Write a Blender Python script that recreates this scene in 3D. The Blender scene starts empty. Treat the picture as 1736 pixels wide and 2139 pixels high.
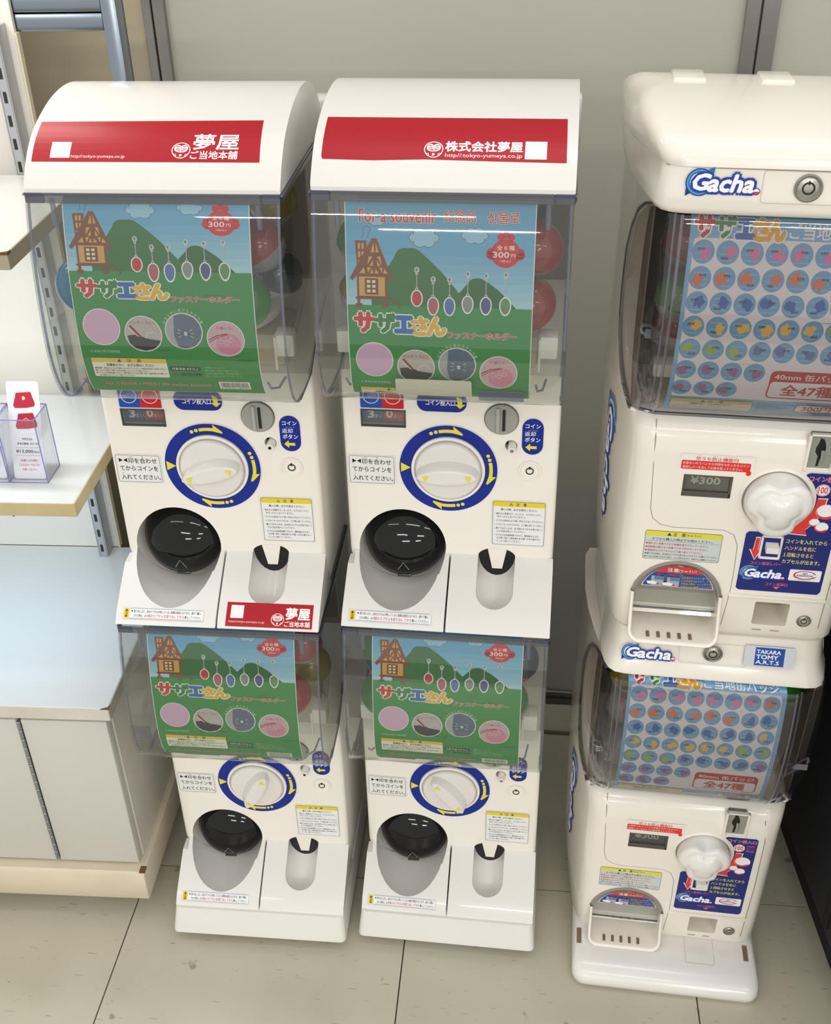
import bpy, bmesh, math, random
from mathutils import Vector, Matrix
random.seed(4)
S = bpy.context.scene
COL = S.collection
PI = math.pi

# ------------------------------------------------------------------ camera
def cam_basis(a, b, c):
    fw = Vector((math.sin(a)*math.cos(b), math.cos(a)*math.cos(b), -math.sin(b)))
    r = Vector((math.cos(a), -math.sin(a), 0)); u = r.cross(fw)
    return math.cos(c)*r+math.sin(c)*u, -math.sin(c)*r+math.cos(c)*u, fw
cd = bpy.data.cameras.new('camera'); cam = bpy.data.objects.new('camera', cd); COL.objects.link(cam)
_r, _u, _f = cam_basis(-0.135192545, 0.576076205, -0.0239843330)
M = Matrix((( _r.x, _u.x, -_f.x, 0.129215757), (_r.y, _u.y, -_f.y, -1.22962191), (_r.z, _u.z, -_f.z, 1.71641840), (0, 0, 0, 1)))
cam.matrix_world = M
cd.sensor_fit = 'HORIZONTAL'; cd.sensor_width = 36; cd.lens = 2291.17286*36/1736; cd.clip_start = .05
S.camera = cam

# ------------------------------------------------------------------ world, lights, exposure
W = bpy.data.worlds.new('world'); S.world = W; W.use_nodes = True
bg = W.node_tree.nodes['Background']; bg.inputs[0].default_value = (1.0, .985, .955, 1); bg.inputs[1].default_value = 1.0
S.view_settings.view_transform = 'Standard'; S.view_settings.look = 'None'
S.view_settings.exposure = -0.12; S.view_settings.gamma = 1; S.view_settings.use_curve_mapping = False
S.cycles.use_denoising = True; S.cycles.max_bounces = 10; S.cycles.transparent_max_bounces = 24
S.cycles.diffuse_bounces = 3; S.cycles.glossy_bounces = 3; S.cycles.transmission_bounces = 4
S.cycles.caustics_reflective = False; S.cycles.caustics_refractive = False
def area(name, loc, rot, sx, sy, power, col=(1, .95, .88)):
    l = bpy.data.lights.new(name, 'AREA'); l.shape = 'RECTANGLE'; l.size = sx; l.size_y = sy; l.energy = power; l.color = col
    o = bpy.data.objects.new(name, l); o.location = loc; o.rotation_euler = rot; COL.objects.link(o); return o
# fluorescent tubes of the shop ceiling, at 2.75 m
for i, (x, y, p) in enumerate([(-1.5, -.15, 3), (.25, -.15, 4.2), (2.0, -.15, 3), (-1.5, -2.3, 5), (.3, -2.3, 9), (2.2, -2.3, 12), (-.9, -4.6, 34), (1.7, -4.6, 50), (-.6, -7.2, 90), (1.9, -7.2, 120)]):
    area('tube_light', (x, y, 2.75), (0, 0, 0), 1.2, .10, p, (1, .985, .955))
# shelf lamps of the display fixture (under its shelves and top)
area('shelf_light', (-.80, .16, 1.21), (0, 0, .05), .45, .03, 1.7, (.88, .95, 1))
area('shelf_light', (-.82, .16, .825), (0, 0, .05), .45, .03, 1.1, (.50, .74, 1))
area('shelf_light', (-.76, .16, 1.70), (0, 0, .05), .45, .03, 1.9, (1, .95, .90))

# ------------------------------------------------------------------ materials
def lin(c):
    if isinstance(c, str):
        c = tuple(int(c[i:i+2], 16)/255 for i in (0, 2, 4))
    return tuple(((x/12.92) if x <= .04045 else ((x+.055)/1.055)**2.4) for x in c[:3])+(1,)
MATS = {}
def mat(name, col, rough=.4, metal=0, spec=.5, coat=0, bump=None, mottle=None):
    if name in MATS: return MATS[name]
    m = bpy.data.materials.new(name); m.use_nodes = True; N = m.node_tree.nodes; L = m.node_tree.links
    p = N['Principled BSDF']; p.inputs['Base Color'].default_value = lin(col); p.inputs['Roughness'].default_value = rough
    p.inputs['Metallic'].default_value = metal; p.inputs['Specular IOR Level'].default_value = spec; p.inputs['Coat Weight'].default_value = coat
    if bump or mottle:
        tc = N.new('ShaderNodeTexCoord')
    if mottle:   # (scale, colour2, amount)
        n = N.new('ShaderNodeTexNoise'); n.inputs['Scale'].default_value = mottle[0]; n.inputs['Detail'].default_value = 5
        r = N.new('ShaderNodeValToRGB'); r.color_ramp.elements[0].position = .4; r.color_ramp.elements[1].position = .4+mottle[2]
        r.color_ramp.elements[0].color = lin(col); r.color_ramp.elements[1].color = lin(mottle[1])
        L.new(tc.outputs['Object'], n.inputs['Vector']); L.new(n.outputs[0], r.inputs[0]); L.new(r.outputs[0], p.inputs['Base Color'])
    if bump:     # (scale, strength)
        n = N.new('ShaderNodeTexNoise'); n.inputs['Scale'].default_value = bump[0]; b = N.new('ShaderNodeBump')
        b.inputs['Strength'].default_value = bump[1]; b.inputs['Distance'].default_value = .001
        L.new(tc.outputs['Object'], n.inputs['Vector']); L.new(n.outputs[0], b.inputs['Height']); L.new(b.outputs[0], p.inputs['Normal'])
    MATS[name] = m; return m
def clear(name, tint, refl=1.0, rough=.02, dens=0.0, body=None):
    """thin clear plastic sheet: Fresnel reflection over tinted transmission, a little scatter"""
    if name in MATS: return MATS[name]
    m = bpy.data.materials.new(name); m.use_nodes = True; N = m.node_tree.nodes; L = m.node_tree.links
    N.clear(); out = N.new('ShaderNodeOutputMaterial')
    t = N.new('ShaderNodeBsdfTransparent'); t.inputs[0].default_value = lin(tint)
    g = N.new('ShaderNodeBsdfGlossy'); g.inputs['Roughness'].default_value = rough; g.inputs[0].default_value = (1, 1, 1, 1)
    # Schlick reflectance, the same from either side of the sheet
    ge = N.new('ShaderNodeNewGeometry'); dt = N.new('ShaderNodeVectorMath'); dt.operation = 'DOT_PRODUCT'
    L.new(ge.outputs['Incoming'], dt.inputs[0]); L.new(ge.outputs['Normal'], dt.inputs[1])
    def op(kind, a, b=None):
        q = N.new('ShaderNodeMath'); q.operation = kind; L.new(a, q.inputs[0])
        if b is not None: q.inputs[1].default_value = b
        return q.outputs[0]
    ab = op('ABSOLUTE', dt.outputs['Value']); iv = N.new('ShaderNodeMath'); iv.operation = 'SUBTRACT'; iv.inputs[0].default_value = 1; L.new(ab, iv.inputs[1])
    mu = N.new('ShaderNodeMath'); mu.operation = 'MULTIPLY_ADD'; mu.inputs[1].default_value = .93*refl; mu.inputs[2].default_value = .055*refl
    L.new(op('POWER', iv.outputs[0], 5.0), mu.inputs[0]); mu.use_clamp = True
    mx = N.new('ShaderNodeMixShader'); L.new(mu.outputs[0], mx.inputs[0])
    base = t.outputs[0]
    if dens:
        d = N.new('ShaderNodeBsdfPrincipled'); d.inputs['Base Color'].default_value = lin(body or tint); d.inputs['Roughness'].default_value = .25
        m2 = N.new('ShaderNodeMixShader'); m2.inputs[0].default_value = dens
        L.new(t.outputs[0], m2.inputs[1]); L.new(d.outputs[0], m2.inputs[2]); base = m2.outputs[0]
    L.new(base, mx.inputs[1]); L.new(g.outputs[0], mx.inputs[2]); L.new(mx.outputs[0], out.inputs[0])
    MATS[name] = m; return m
WHITE = mat('white_plastic', 'e2dfda', .22, coat=.3, bump=(9, .02))
CREAM = mat('cream_plastic', 'efeae1', .28, coat=.15, bump=(9, .02))
IVORY = mat('ivory_plastic', 'ebe5da', .2, coat=.4, bump=(9, .02))
GREYP = mat('grey_plastic', '8a8880', .35)
DARK = mat('dark_slot', '0b0b0b', .5)
BLACKP = mat('black_plastic', '141414', .3)
SMOKE = mat('smoked_dome', '0a0b0c', .05, spec=.35)
CHROME = mat('chrome', 'b9bcc0', .22, metal=1)
LOCKM = mat('lock_metal', 'b5b3aa', .3, metal=.8)
STEEL = mat('brushed_steel', '9aa0a6', .3, metal=.9, bump=(40, .05))
CLEAR = clear('clear_plastic', 'e9ebe8', .9, .03, .03, 'e4e1da')
CLEAR3 = clear('clear_plastic_smoky', 'dad6d3', .9, .03, .03, 'd4cfc8')
CLEARB = clear('clear_plastic_box', 'fafafc', .9, .03, .012, 'ececf4')
EDGE = clear('clear_edge', 'cfd5e4', 1.2, .08, .25, '7a86a8')
EDGEC = clear('clear_edge_pale', 'dcdce2', 1.3, .06, .16, 'a9a7b4')
RIMB = clear('blue_rim', '8d97ad', 1.2, .08, .35, '39496e')
RIMG = clear('grey_rim', 'c3c6cc', 1.2, .08, .14, '6d7484')
EDGEG = clear('smoky_edge', 'b5b0b4', 1.2, .08, .35, '77727c')
def pm(hexcol, gloss=.45):
    return mat('print_'+hexcol, hexcol, gloss, spec=.35)

# ------------------------------------------------------------------ mesh helpers
def new_ob(name, me, parent=None, loc=None, rot=None):
    o = bpy.data.objects.new(name, me); COL.objects.link(o)
    if parent: o.parent = parent
    if loc: o.location = loc
    if rot: o.rotation_euler = rot
    return o
def tag(o, label=None, cat=None, group=None, kind=None):
    if label: o['label'] = label
    if cat: o['category'] = cat
    if group: o['group'] = group
    if kind: o['kind'] = kind
    return o
def thing(name, label, cat, loc=(0, 0, 0), rot=(0, 0, 0), group=None):
    return tag(new_ob(name, None, None, loc, rot), label, cat, group)
class MB:
    def __init__(s): s.bm = bmesh.new()
    def face(s, pts):
        vs = [s.bm.verts.new(p) for p in pts]
        return s.bm.faces.new(vs)
    def box(s, x0, x1, y0, y1, z0, z1, bev=0, seg=2):
        r = bmesh.ops.create_cube(s.bm, size=1)
        for v in r['verts']:
            v.co = Vector((x0+(v.co.x+.5)*(x1-x0), y0+(v.co.y+.5)*(y1-y0), z0+(v.co.z+.5)*(z1-z0)))
        if bev:
            es = list({e for v in r['verts'] for e in v.link_edges})
            bmesh.ops.bevel(s.bm, geom=es, offset=bev, segments=seg, profile=.5, affect='EDGES')
        return s
    def prism(s, prof, x0, x1, bev=0, seg=3, inset=0):
        """profile of (y,z) points extruded along x; bev rounds the two end outlines"""
        a = [s.bm.verts.new((x0, y, z)) for y, z in prof]; b = [s.bm.verts.new((x1, y, z)) for y, z in prof]
        n = len(prof); fa = s.bm.faces.new(a); fb = s.bm.faces.new(b[::-1])
        for i in range(n):
            s.bm.faces.new((a[i], b[i], b[(i+1) % n], a[(i+1) % n]))
        if bev:
            bmesh.ops.bevel(s.bm, geom=list(fa.edges)+list(fb.edges), offset=bev, segments=seg, profile=.5, affect='EDGES', clamp_overlap=True)
        return s
    def zprism(s, outline, z0, z1, bev=0, seg=2):
        a = [s.bm.verts.new((x, y, z0)) for x, y in outline]; b = [s.bm.verts.new((x, y, z1)) for x, y in outline]
        n = len(outline); fa = s.bm.faces.new(a); fb = s.bm.faces.new(b[::-1])
        for i in range(n): s.bm.faces.new((a[i], b[i], b[(i+1) % n], a[(i+1) % n]))
        if bev: bmesh.ops.bevel(s.bm, geom=list(fa.edges)+list(fb.edges), offset=bev, segments=seg, profile=.5, affect='EDGES')
        return s
    def loft(s, rings, cap=True, closed=True):
        R = [[s.bm.verts.new(p) for p in r] for r in rings]
        n = len(R[0])
        for i in range(len(R)-1):
            for j in range(n if closed else n-1):
                k = (j+1) % n
                try: s.bm.faces.new((R[i][j], R[i][k], R[i+1][k], R[i+1][j]))
                except ValueError: pass
        if cap:
            s.bm.faces.new(R[0][::-1]); s.bm.faces.new(R[-1])
        return s
    def lathe(s, prof, seg=32, axis='y', mod=None, c=(0, 0, 0)):
        """prof: (r, h) points; h runs along -y (towards the viewer) for axis y, +z for axis z"""
        rings = []
        for r, h in prof:
            ring = []
            for i in range(seg):
                a = 2*PI*i/seg; rr = r*(mod(a, r, h) if mod else 1)
                ring.append((c[0]+rr*math.cos(a), c[1]-h, c[2]+rr*math.sin(a)) if axis == 'y' else
                            (c[0]+rr*math.cos(a), c[1]+rr*math.sin(a), c[2]+h) if axis == 'z' else (c[0]+h, c[1]+rr*math.cos(a), c[2]+rr*math.sin(a)))
            rings.append(ring)
        return s.loft(rings)
    def tube(s, pts, r, seg=6, closed=False):
        pts = [Vector(p) for p in pts]; rings = []; n = len(pts)
        for i, p in enumerate(pts):
            if closed: t = (pts[(i+1) % n]-pts[i-1])
            else: t = (pts[min(i+1, n-1)]-pts[max(i-1, 0)])
            t.normalize(); up = Vector((1, 0, 0)) if abs(t.x) < .8 else Vector((0, 0, 1))
            a = t.cross(up).normalized(); b = t.cross(a)
            rings.append([p+r*(math.cos(2*PI*k/seg)*a+math.sin(2*PI*k/seg)*b) for k in range(seg)])
        if closed: rings.append(rings[0]); return s.loft(rings, cap=False)
        return s.loft(rings)
    def sphere(s, c, rx, ry=None, rz=None, u=24, v=14, rot=None, lo=-1.0):
        r = bmesh.ops.create_uvsphere(s.bm, u_segments=u, v_segments=v, radius=1)
        for w in r['verts']:
            p = Vector((w.co.x*rx, w.co.y*(ry or rx), w.co.z*(rz or rx)))
            if rot: p = rot @ p
            w.co = Vector(c)+p
        return s
    def mesh(s, name, mats, ang=35, weld=False):
        if weld: bmesh.ops.remove_doubles(s.bm, verts=s.bm.verts, dist=1e-5)
        bmesh.ops.recalc_face_normals(s.bm, faces=s.bm.faces)
        me = bpy.data.meshes.new(name); s.bm.to_mesh(me); s.bm.free()
        for m in (mats if isinstance(mats, (list, tuple)) else [mats]): me.materials.append(m)
        for p in me.polygons: p.use_smooth = True
        me.set_sharp_from_angle(angle=math.radians(ang))
        return me
    def build(s, name, mats, parent=None, loc=None, rot=None, ang=35, label=None):
        o = new_ob(name, s.mesh(name, mats, ang), parent, loc, rot)
        if label: o['label'] = label
        return o
def cut(ob, cutters):
    """boolean difference with temporary cutter objects, baked"""
    for c in cutters:
        bpy.context.view_layer.update()
        bmesh_ = c.mesh('cut', DARK); co = new_ob('cut', bmesh_)
        co.matrix_world = ob.matrix_world
        md = ob.modifiers.new('b', 'BOOLEAN'); md.operation = 'DIFFERENCE'; md.solver = 'EXACT'; md.object = co
        bpy.context.view_layer.update()
        dg = bpy.context.evaluated_depsgraph_get()
        me = bpy.data.meshes.new_from_object(ob.evaluated_get(dg))
        ob.modifiers.clear(); old = ob.data; ob.data = me; me.name = old.name
        bpy.data.objects.remove(co)
    for p in ob.data.polygons: p.use_smooth = True
    ob.data.set_sharp_from_angle(angle=math.radians(32))
def rrect(x0, y0, x1, y1, r, n=5):
    r = min(r, (x1-x0)/2-1e-6, (y1-y0)/2-1e-6)
    if r <= 0: return [(x0, y0), (x1, y0), (x1, y1), (x0, y1)]
    out = []
    for cx, cy, a in ((x1-r, y0+r, -90), (x1-r, y1-r, 0), (x0+r, y1-r, 90), (x0+r, y0+r, 180)):
        for i in range(n+1):
            t = math.radians(a+90*i/n); out.append((cx+r*math.cos(t), cy+r*math.sin(t)))
    return out
def catmull(pts, n=8):
    P = [pts[0]]+list(pts)+[pts[-1]]; out = []
    for i in range(1, len(P)-2):
        p0, p1, p2, p3 = map(Vector, (P[i-1], P[i], P[i+1], P[i+2]))
        for k in range(n):
            t = k/n
            out.append(tuple(.5*((2*p1)+(p2-p0)*t+(2*p0-5*p1+4*p2-p3)*t*t+(3*p1-p0-3*p2+p3)*t**3)))
    out.append(tuple(pts[-1])); return out
class Curve2:
    def __init__(s, pts):
        s.p = [Vector(q) for q in pts]; s.d = [0]
        for a, b in zip(s.p, s.p[1:]): s.d.append(s.d[-1]+(b-a).length)
        s.L = s.d[-1]
    def at(s, t):
        t0 = t; t = max(0, min(s.L, t)); i = 0
        while i < len(s.d)-2 and s.d[i+1] < t: i += 1
        a, b = s.p[i], s.p[i+1]; k = (t-s.d[i])/max(1e-9, s.d[i+1]-s.d[i]); tg = (b-a).normalized()
        p = a.lerp(b, k)+tg*(t0-t)
        j = max(0, i-1); l = min(len(s.p)-1, i+2); tg2 = (s.p[l]-s.p[j]).normalized()
        return p, Vector((tg2.y, -tg2.x))

# ------------------------------------------------------------------ lettering and flat print
_tc = bpy.data.curves.new('lettering', 'FONT'); _to = bpy.data.objects.new('lettering', _tc); COL.objects.link(_to)
_tc.resolution_u = 2; _cache = {}
def glyphs(s, bold):
    k = (s, round(bold, 4))
    if k not in _cache:
        _tc.body = s; _tc.offset = bold
        bpy.context.view_layer.update()
        ev = _to.evaluated_get(bpy.context.evaluated_depsgraph_get()); me = ev.to_mesh()
        V = [(v.co.x, v.co.y) for v in me.vertices]; F = [tuple(p.vertices) for p in me.polygons]
        ev.to_mesh_clear()
        # orient all faces the same way
        FF = []
        for f in F:
            a, b, c = V[f[0]], V[f[1]], V[f[2]]
            FF.append(f if (b[0]-a[0])*(c[1]-a[1])-(b[1]-a[1])*(c[0]-a[0]) > 0 else f[::-1])
        _cache[k] = (V, FF)
    return _cache[k]
LAY = .00007
class Sheet:
    """flat print laid out in metres: u to the right, v downwards; baked onto a surface by a map(u, v, height)"""
    def __init__(s): s.items = []
    def poly(s, pts, col, lay=1): s.items.append(([(p[0], p[1]) for p in pts], [tuple(range(len(pts)))], col, lay)); return s
    def rect(s, u0, v0, u1, v1, col, lay=1, r=0): return s.poly(rrect(u0, v0, u1, v1, r), col, lay)
    def disc(s, u, v, ru, rv=None, col='ffffff', lay=1, n=28):
        rv = rv or ru; return s.poly([(u+ru*math.cos(2*PI*i/n), v+rv*math.sin(2*PI*i/n)) for i in range(n)], col, lay)
    def ring(s, u, v, r0, r1, col, lay=1, a0=0, a1=360, n=40, asp=1):
        V = []; F = []
        for i in range(n+1):
            a = math.radians(a0+(a1-a0)*i/n)
            V += [(u+r0*math.cos(a), v-r0*asp*math.sin(a)), (u+r1*math.cos(a), v-r1*asp*math.sin(a))]
            if i: F.append((2*i-2, 2*i-1, 2*i+1, 2*i))
        s.items.append((V, F, col, lay)); return s
    def line(s, pts, w, col, lay=1, closed=False):
        n = len(pts); V = []; F = []
        P = [Vector(p) for p in pts]
        for i in range(n):
            a = P[i-1] if (i or closed) else P[i]; b = P[(i+1) % n] if (i < n-1 or closed) else P[i]
            t = (b-a).normalized(); nn = Vector((t.y, -t.x))*w/2
            V += [tuple(P[i]+nn), tuple(P[i]-nn)]
        for i in range(n if closed else n-1):
            j = (i+1) % n; F.append((2*i, 2*i+1, 2*j+1, 2*j))
        s.items.append((V, F, col, lay)); return s
    def frame(s, u0, v0, u1, v1, w, col, lay=1, r=0): return s.line(rrect(u0, v0, u1, v1, r), w, col, lay, True)
    def text(s, t, u, v, h, w=None, col='111111', lay=2, bold=0, align='l', shear=0, rot=0, out=None, vert=False):
        if vert:
            for i, ch in enumerate(t): s.text(ch, u, v+i*h*1.12, h, None, col, lay, bold, align, shear, 0, out)
            return s
        if out: s.text(t, u, v, h, w, out[0], lay-1, bold+out[1], align, shear, rot, None)
        V, F = glyphs(t, 0.0)
        ref, _ = glyphs(t, 0.0)
        if not ref: return s
        x0 = min(p[0] for p in ref); x1 = max(p[0] for p in ref); y0 = min(p[1] for p in ref); y1 = max(p[1] for p in ref)
        k = h/max(1e-6, y1-y0); kx = (w/(x1-x0)) if w else k
        wid = (x1-x0)*kx; ox = u-(wid/2 if align == 'c' else wid if align == 'r' else 0)
        cr, sr = math.cos(math.radians(rot)), math.sin(math.radians(rot)); Q = []
        for x, y in V:
            a = (x-x0)*kx; b = (y1-y)*k; a += shear*(h-b)
            a2 = a-(wid/2 if align == 'c' else 0)
            Q.append((u+(a2*cr+b*sr) if align == 'c' else ox+a*cr+b*sr, v+(-(a2 if align == 'c' else a)*sr+b*cr)))
        nd = 0 if bold <= 0 else 4 if bold < .03 or len(t) > 12 else 8
        e = bold*(.75 if bold < .06 else .85)*k
        if nd == 0: s.items.append((Q, F, col, lay))
        for i in range(nd):
            a = 2*PI*(i+.5)/nd; s.items.append(([(x+e*math.cos(a)*1.15, y+e*math.sin(a)*1.15) for x, y in Q], F, col, lay+i*.09))
        return s
    def para(s, lines, u, v, h, gap, w=None, col='222222', lay=2, bold=.0):
        for i, t in enumerate(lines):
            if not t: continue
            ww = None
            if w: ww = w*min(1, len(t)/max(len(x) for x in lines))
            s.text(t, u, v+i*gap, h, ww, col, lay, bold)
        return s
    def bake(s, name, fmap, parent=None, cuts=None, back=None, label=None, gloss=.4, lift=0):
        cols = []; bm = bmesh.new()
        for V, F, col, lay in s.items:
            if col not in cols: cols.append(col)
            ci = cols.index(col); b2 = [bm.verts.new((p[0], -p[1], lay*LAY+lift)) for p in V]
            for f in F:
                try: fc = bm.faces.new([b2[i] for i in f]); fc.material_index = ci
                except ValueError: continue
                if fc.normal.z == 0: fc.normal_update()
                if fc.normal.z < 0: fc.normal_flip()
        if cuts:
            big = [f for f in bm.faces if len(f.verts) > 4]
            bmesh.ops.triangulate(bm, faces=big)
            v = cuts[0]
            while v < cuts[1]:
                g = bm.verts[:]+bm.edges[:]+bm.faces[:]
                bmesh.ops.bisect_plane(bm, geom=g, plane_co=(0, -v, 0), plane_no=(0, 1, 0), dist=1e-6); v += cuts[2]
        for w in bm.verts:
            w.co = fmap(w.co.x, -w.co.y, w.co.z)
        me = bpy.data.meshes.new(name); bm.to_mesh(me); bm.free()
        for c in cols: me.materials.append(pm(c, gloss))
        o = new_ob(name, me, parent)
        if label: o['label'] = label
        return o
def plane(x0, z0, y0, k=0.0, zr=0):
    """vertical plane facing -y; y changes by k per metre of z above zr"""
    return lambda u, v, h: Vector((x0+u, y0+k*(z0-v-zr)-h, z0-v))
def along(curve, x0, s0, h0=0.0):
    def f(u, v, h):
        p, n = curve.at(s0+v); return Vector((x0+u, p.x+n.x*(h+h0), p.y+n.y*(h+h0)))
    return f
def children(o): return [c for c in bpy.data.objects if c.parent == o]
def copy_tree(o, parent=None):
    c = o.copy(); COL.objects.link(c)
    if parent is not None: c.parent = parent
    for ch in children(o): copy_tree(ch, c)
    return c
# ================================================================== setting
def tile_mat():
    m = mat('floor_tile', 'bdb8a5', .3, mottle=(6, 'b0aa95', .5)); N = m.node_tree.nodes; L = m.node_tree.links
    p = N['Principled BSDF']; tc = [n for n in N if n.type == 'TEX_COORD'][0]
    ramp = [n for n in N if n.type == 'VALTORGB'][0]
    src = ramp.outputs[0]
    geo = N.new('ShaderNodeNewGeometry')
    def layer(scale, lo, hi, col, stretch=None, det=2):
        nonlocal src
        mp = N.new('ShaderNodeMapping'); mp.inputs['Scale'].default_value = stretch or (1, 1, 1)
        if stretch: mp.inputs['Rotation'].default_value = (0, 0, .6*len(N))
        nz = N.new('ShaderNodeTexNoise'); nz.inputs['Scale'].default_value = scale; nz.inputs['Detail'].default_value = det
        rp = N.new('ShaderNodeValToRGB'); rp.color_ramp.elements[0].position = lo; rp.color_ramp.elements[1].position = hi
        mx = N.new('ShaderNodeMixRGB'); mx.inputs[2].default_value = lin(col)
        L.new(geo.outputs['Position'], mp.inputs[0]); L.new(mp.outputs[0], nz.inputs['Vector']); L.new(nz.outputs[0], rp.inputs[0])
        L.new(rp.outputs[0], mx.inputs[0]); L.new(src, mx.inputs[1]); src = mx.outputs[0]
    layer(26, .70, .76, '8f8872'); layer(90, .76, .80, '6b6350'); layer(30, .73, .75, '857c66', (1, 14, 1), 1)
    L.new(src, p.inputs['Base Color'])
    return m
TILE = tile_mat(); GROUT = mat('grout', '4a4438', .8)
fl = MB().box(-2.2, 2.6, -3.0, .66, -.02, -.003).build('floor', GROUT); tag(fl, kind='structure')
ty = .028; cy_, sy_ = math.cos(ty), math.sin(ty); T = .506
def tmesh():
    return MB().box(.0012, T-.0012, .0012, T-.0012, -.004, 0).mesh('tile', TILE)
tm = tmesh()
for i in range(-4, 5):
    for j in range(-4, 1):
        lx, ly = i*T, j*T
        o = new_ob('tile', tm, fl, (-.078+lx*cy_-ly*sy_, .115+lx*sy_+ly*cy_+.0, 0), (0, 0, ty))
WALL = mat('wall_panel', 'b9b7ab', .42, bump=(60, .03)); WALLT = mat('wall_tan', 'b8ac93', .5)
WY = .66
wb = MB().box(-.52, .405, WY, WY+.05, 0, 3.0).build('wall_back', WALL); tag(wb, kind='structure')
MB().box(.455, 2.6, WY, WY+.05, 0, 3.0).build('panel', WALL, wb)
MB().box(-.64, -.557, WY, WY+.05, 0, 3.0).build('panel', WALLT, wb)
MB().box(-2.2, -.64, WY+.0, WY+.05, 0, 3.0).build('panel', WALLT, wb)
POST = mat('aluminium_post', '8d8a86', .35, metal=.55)
for n, (a, b, c) in enumerate(((-.557, -.541, -.52), (.405, .428, .455))):
    t = MB().box(a, b-.0015, WY-.012, WY+.03, 0, 3.0, .001, 1)
    t.box(b+.0015, c, WY-.012, WY+.03, 0, 3.0, .001, 1)
    t.box(b-.002, b+.002, WY+.0, WY+.03, 0, 3.0)
    tag(t.build('trim_%d' % (n+1), POST), kind='structure')
bb = MB().box(-.52, .405, WY-.010, WY, .001, .018, .002, 1).build('baseboard_back', POST); tag(bb, kind='structure')
# thin brown cable lying on the floor along the wall
cb = MB().tube([(-.2, .545, .004), (.0, .54, .004), (.12, .538, .004), (.17, .535, .004), (.21, .535, .004), (.30, .545, .004), (.55, .56, .004)], .0038, 8).build('cable', mat('brown_cable', '6b5a44', .5))
tag(cb, 'thin brown cable lying on the floor at the foot of the wall', 'cable')
# dark navy machine beyond the right-hand stack
NAVY = mat('navy_panel', '10131f', .55)
dk = thing('navy_cabinet', 'dark navy cabinet side at the right edge of the frame', 'cabinet', (.675, -.30, 0), (0, 0, .12))
MB().box(0, .5, 0, .85, .10, 1.02, .01, 3).build('body', NAVY, dk)
MB().box(.03, .47, .03, .82, .0, .10).build('plinth', mat('dark_plinth', '15171c', .7), dk)
MB().box(-.004, .001, .30, .32, .12, 1.0, .001, 1).build('seam_strip', mat('navy_seam', '05060a', .6), dk)
MB().box(.02, .48, -.006, .001, .15, .98, .003, 1).build('front_panel', mat('navy_front', '171c30', .5), dk)
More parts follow.
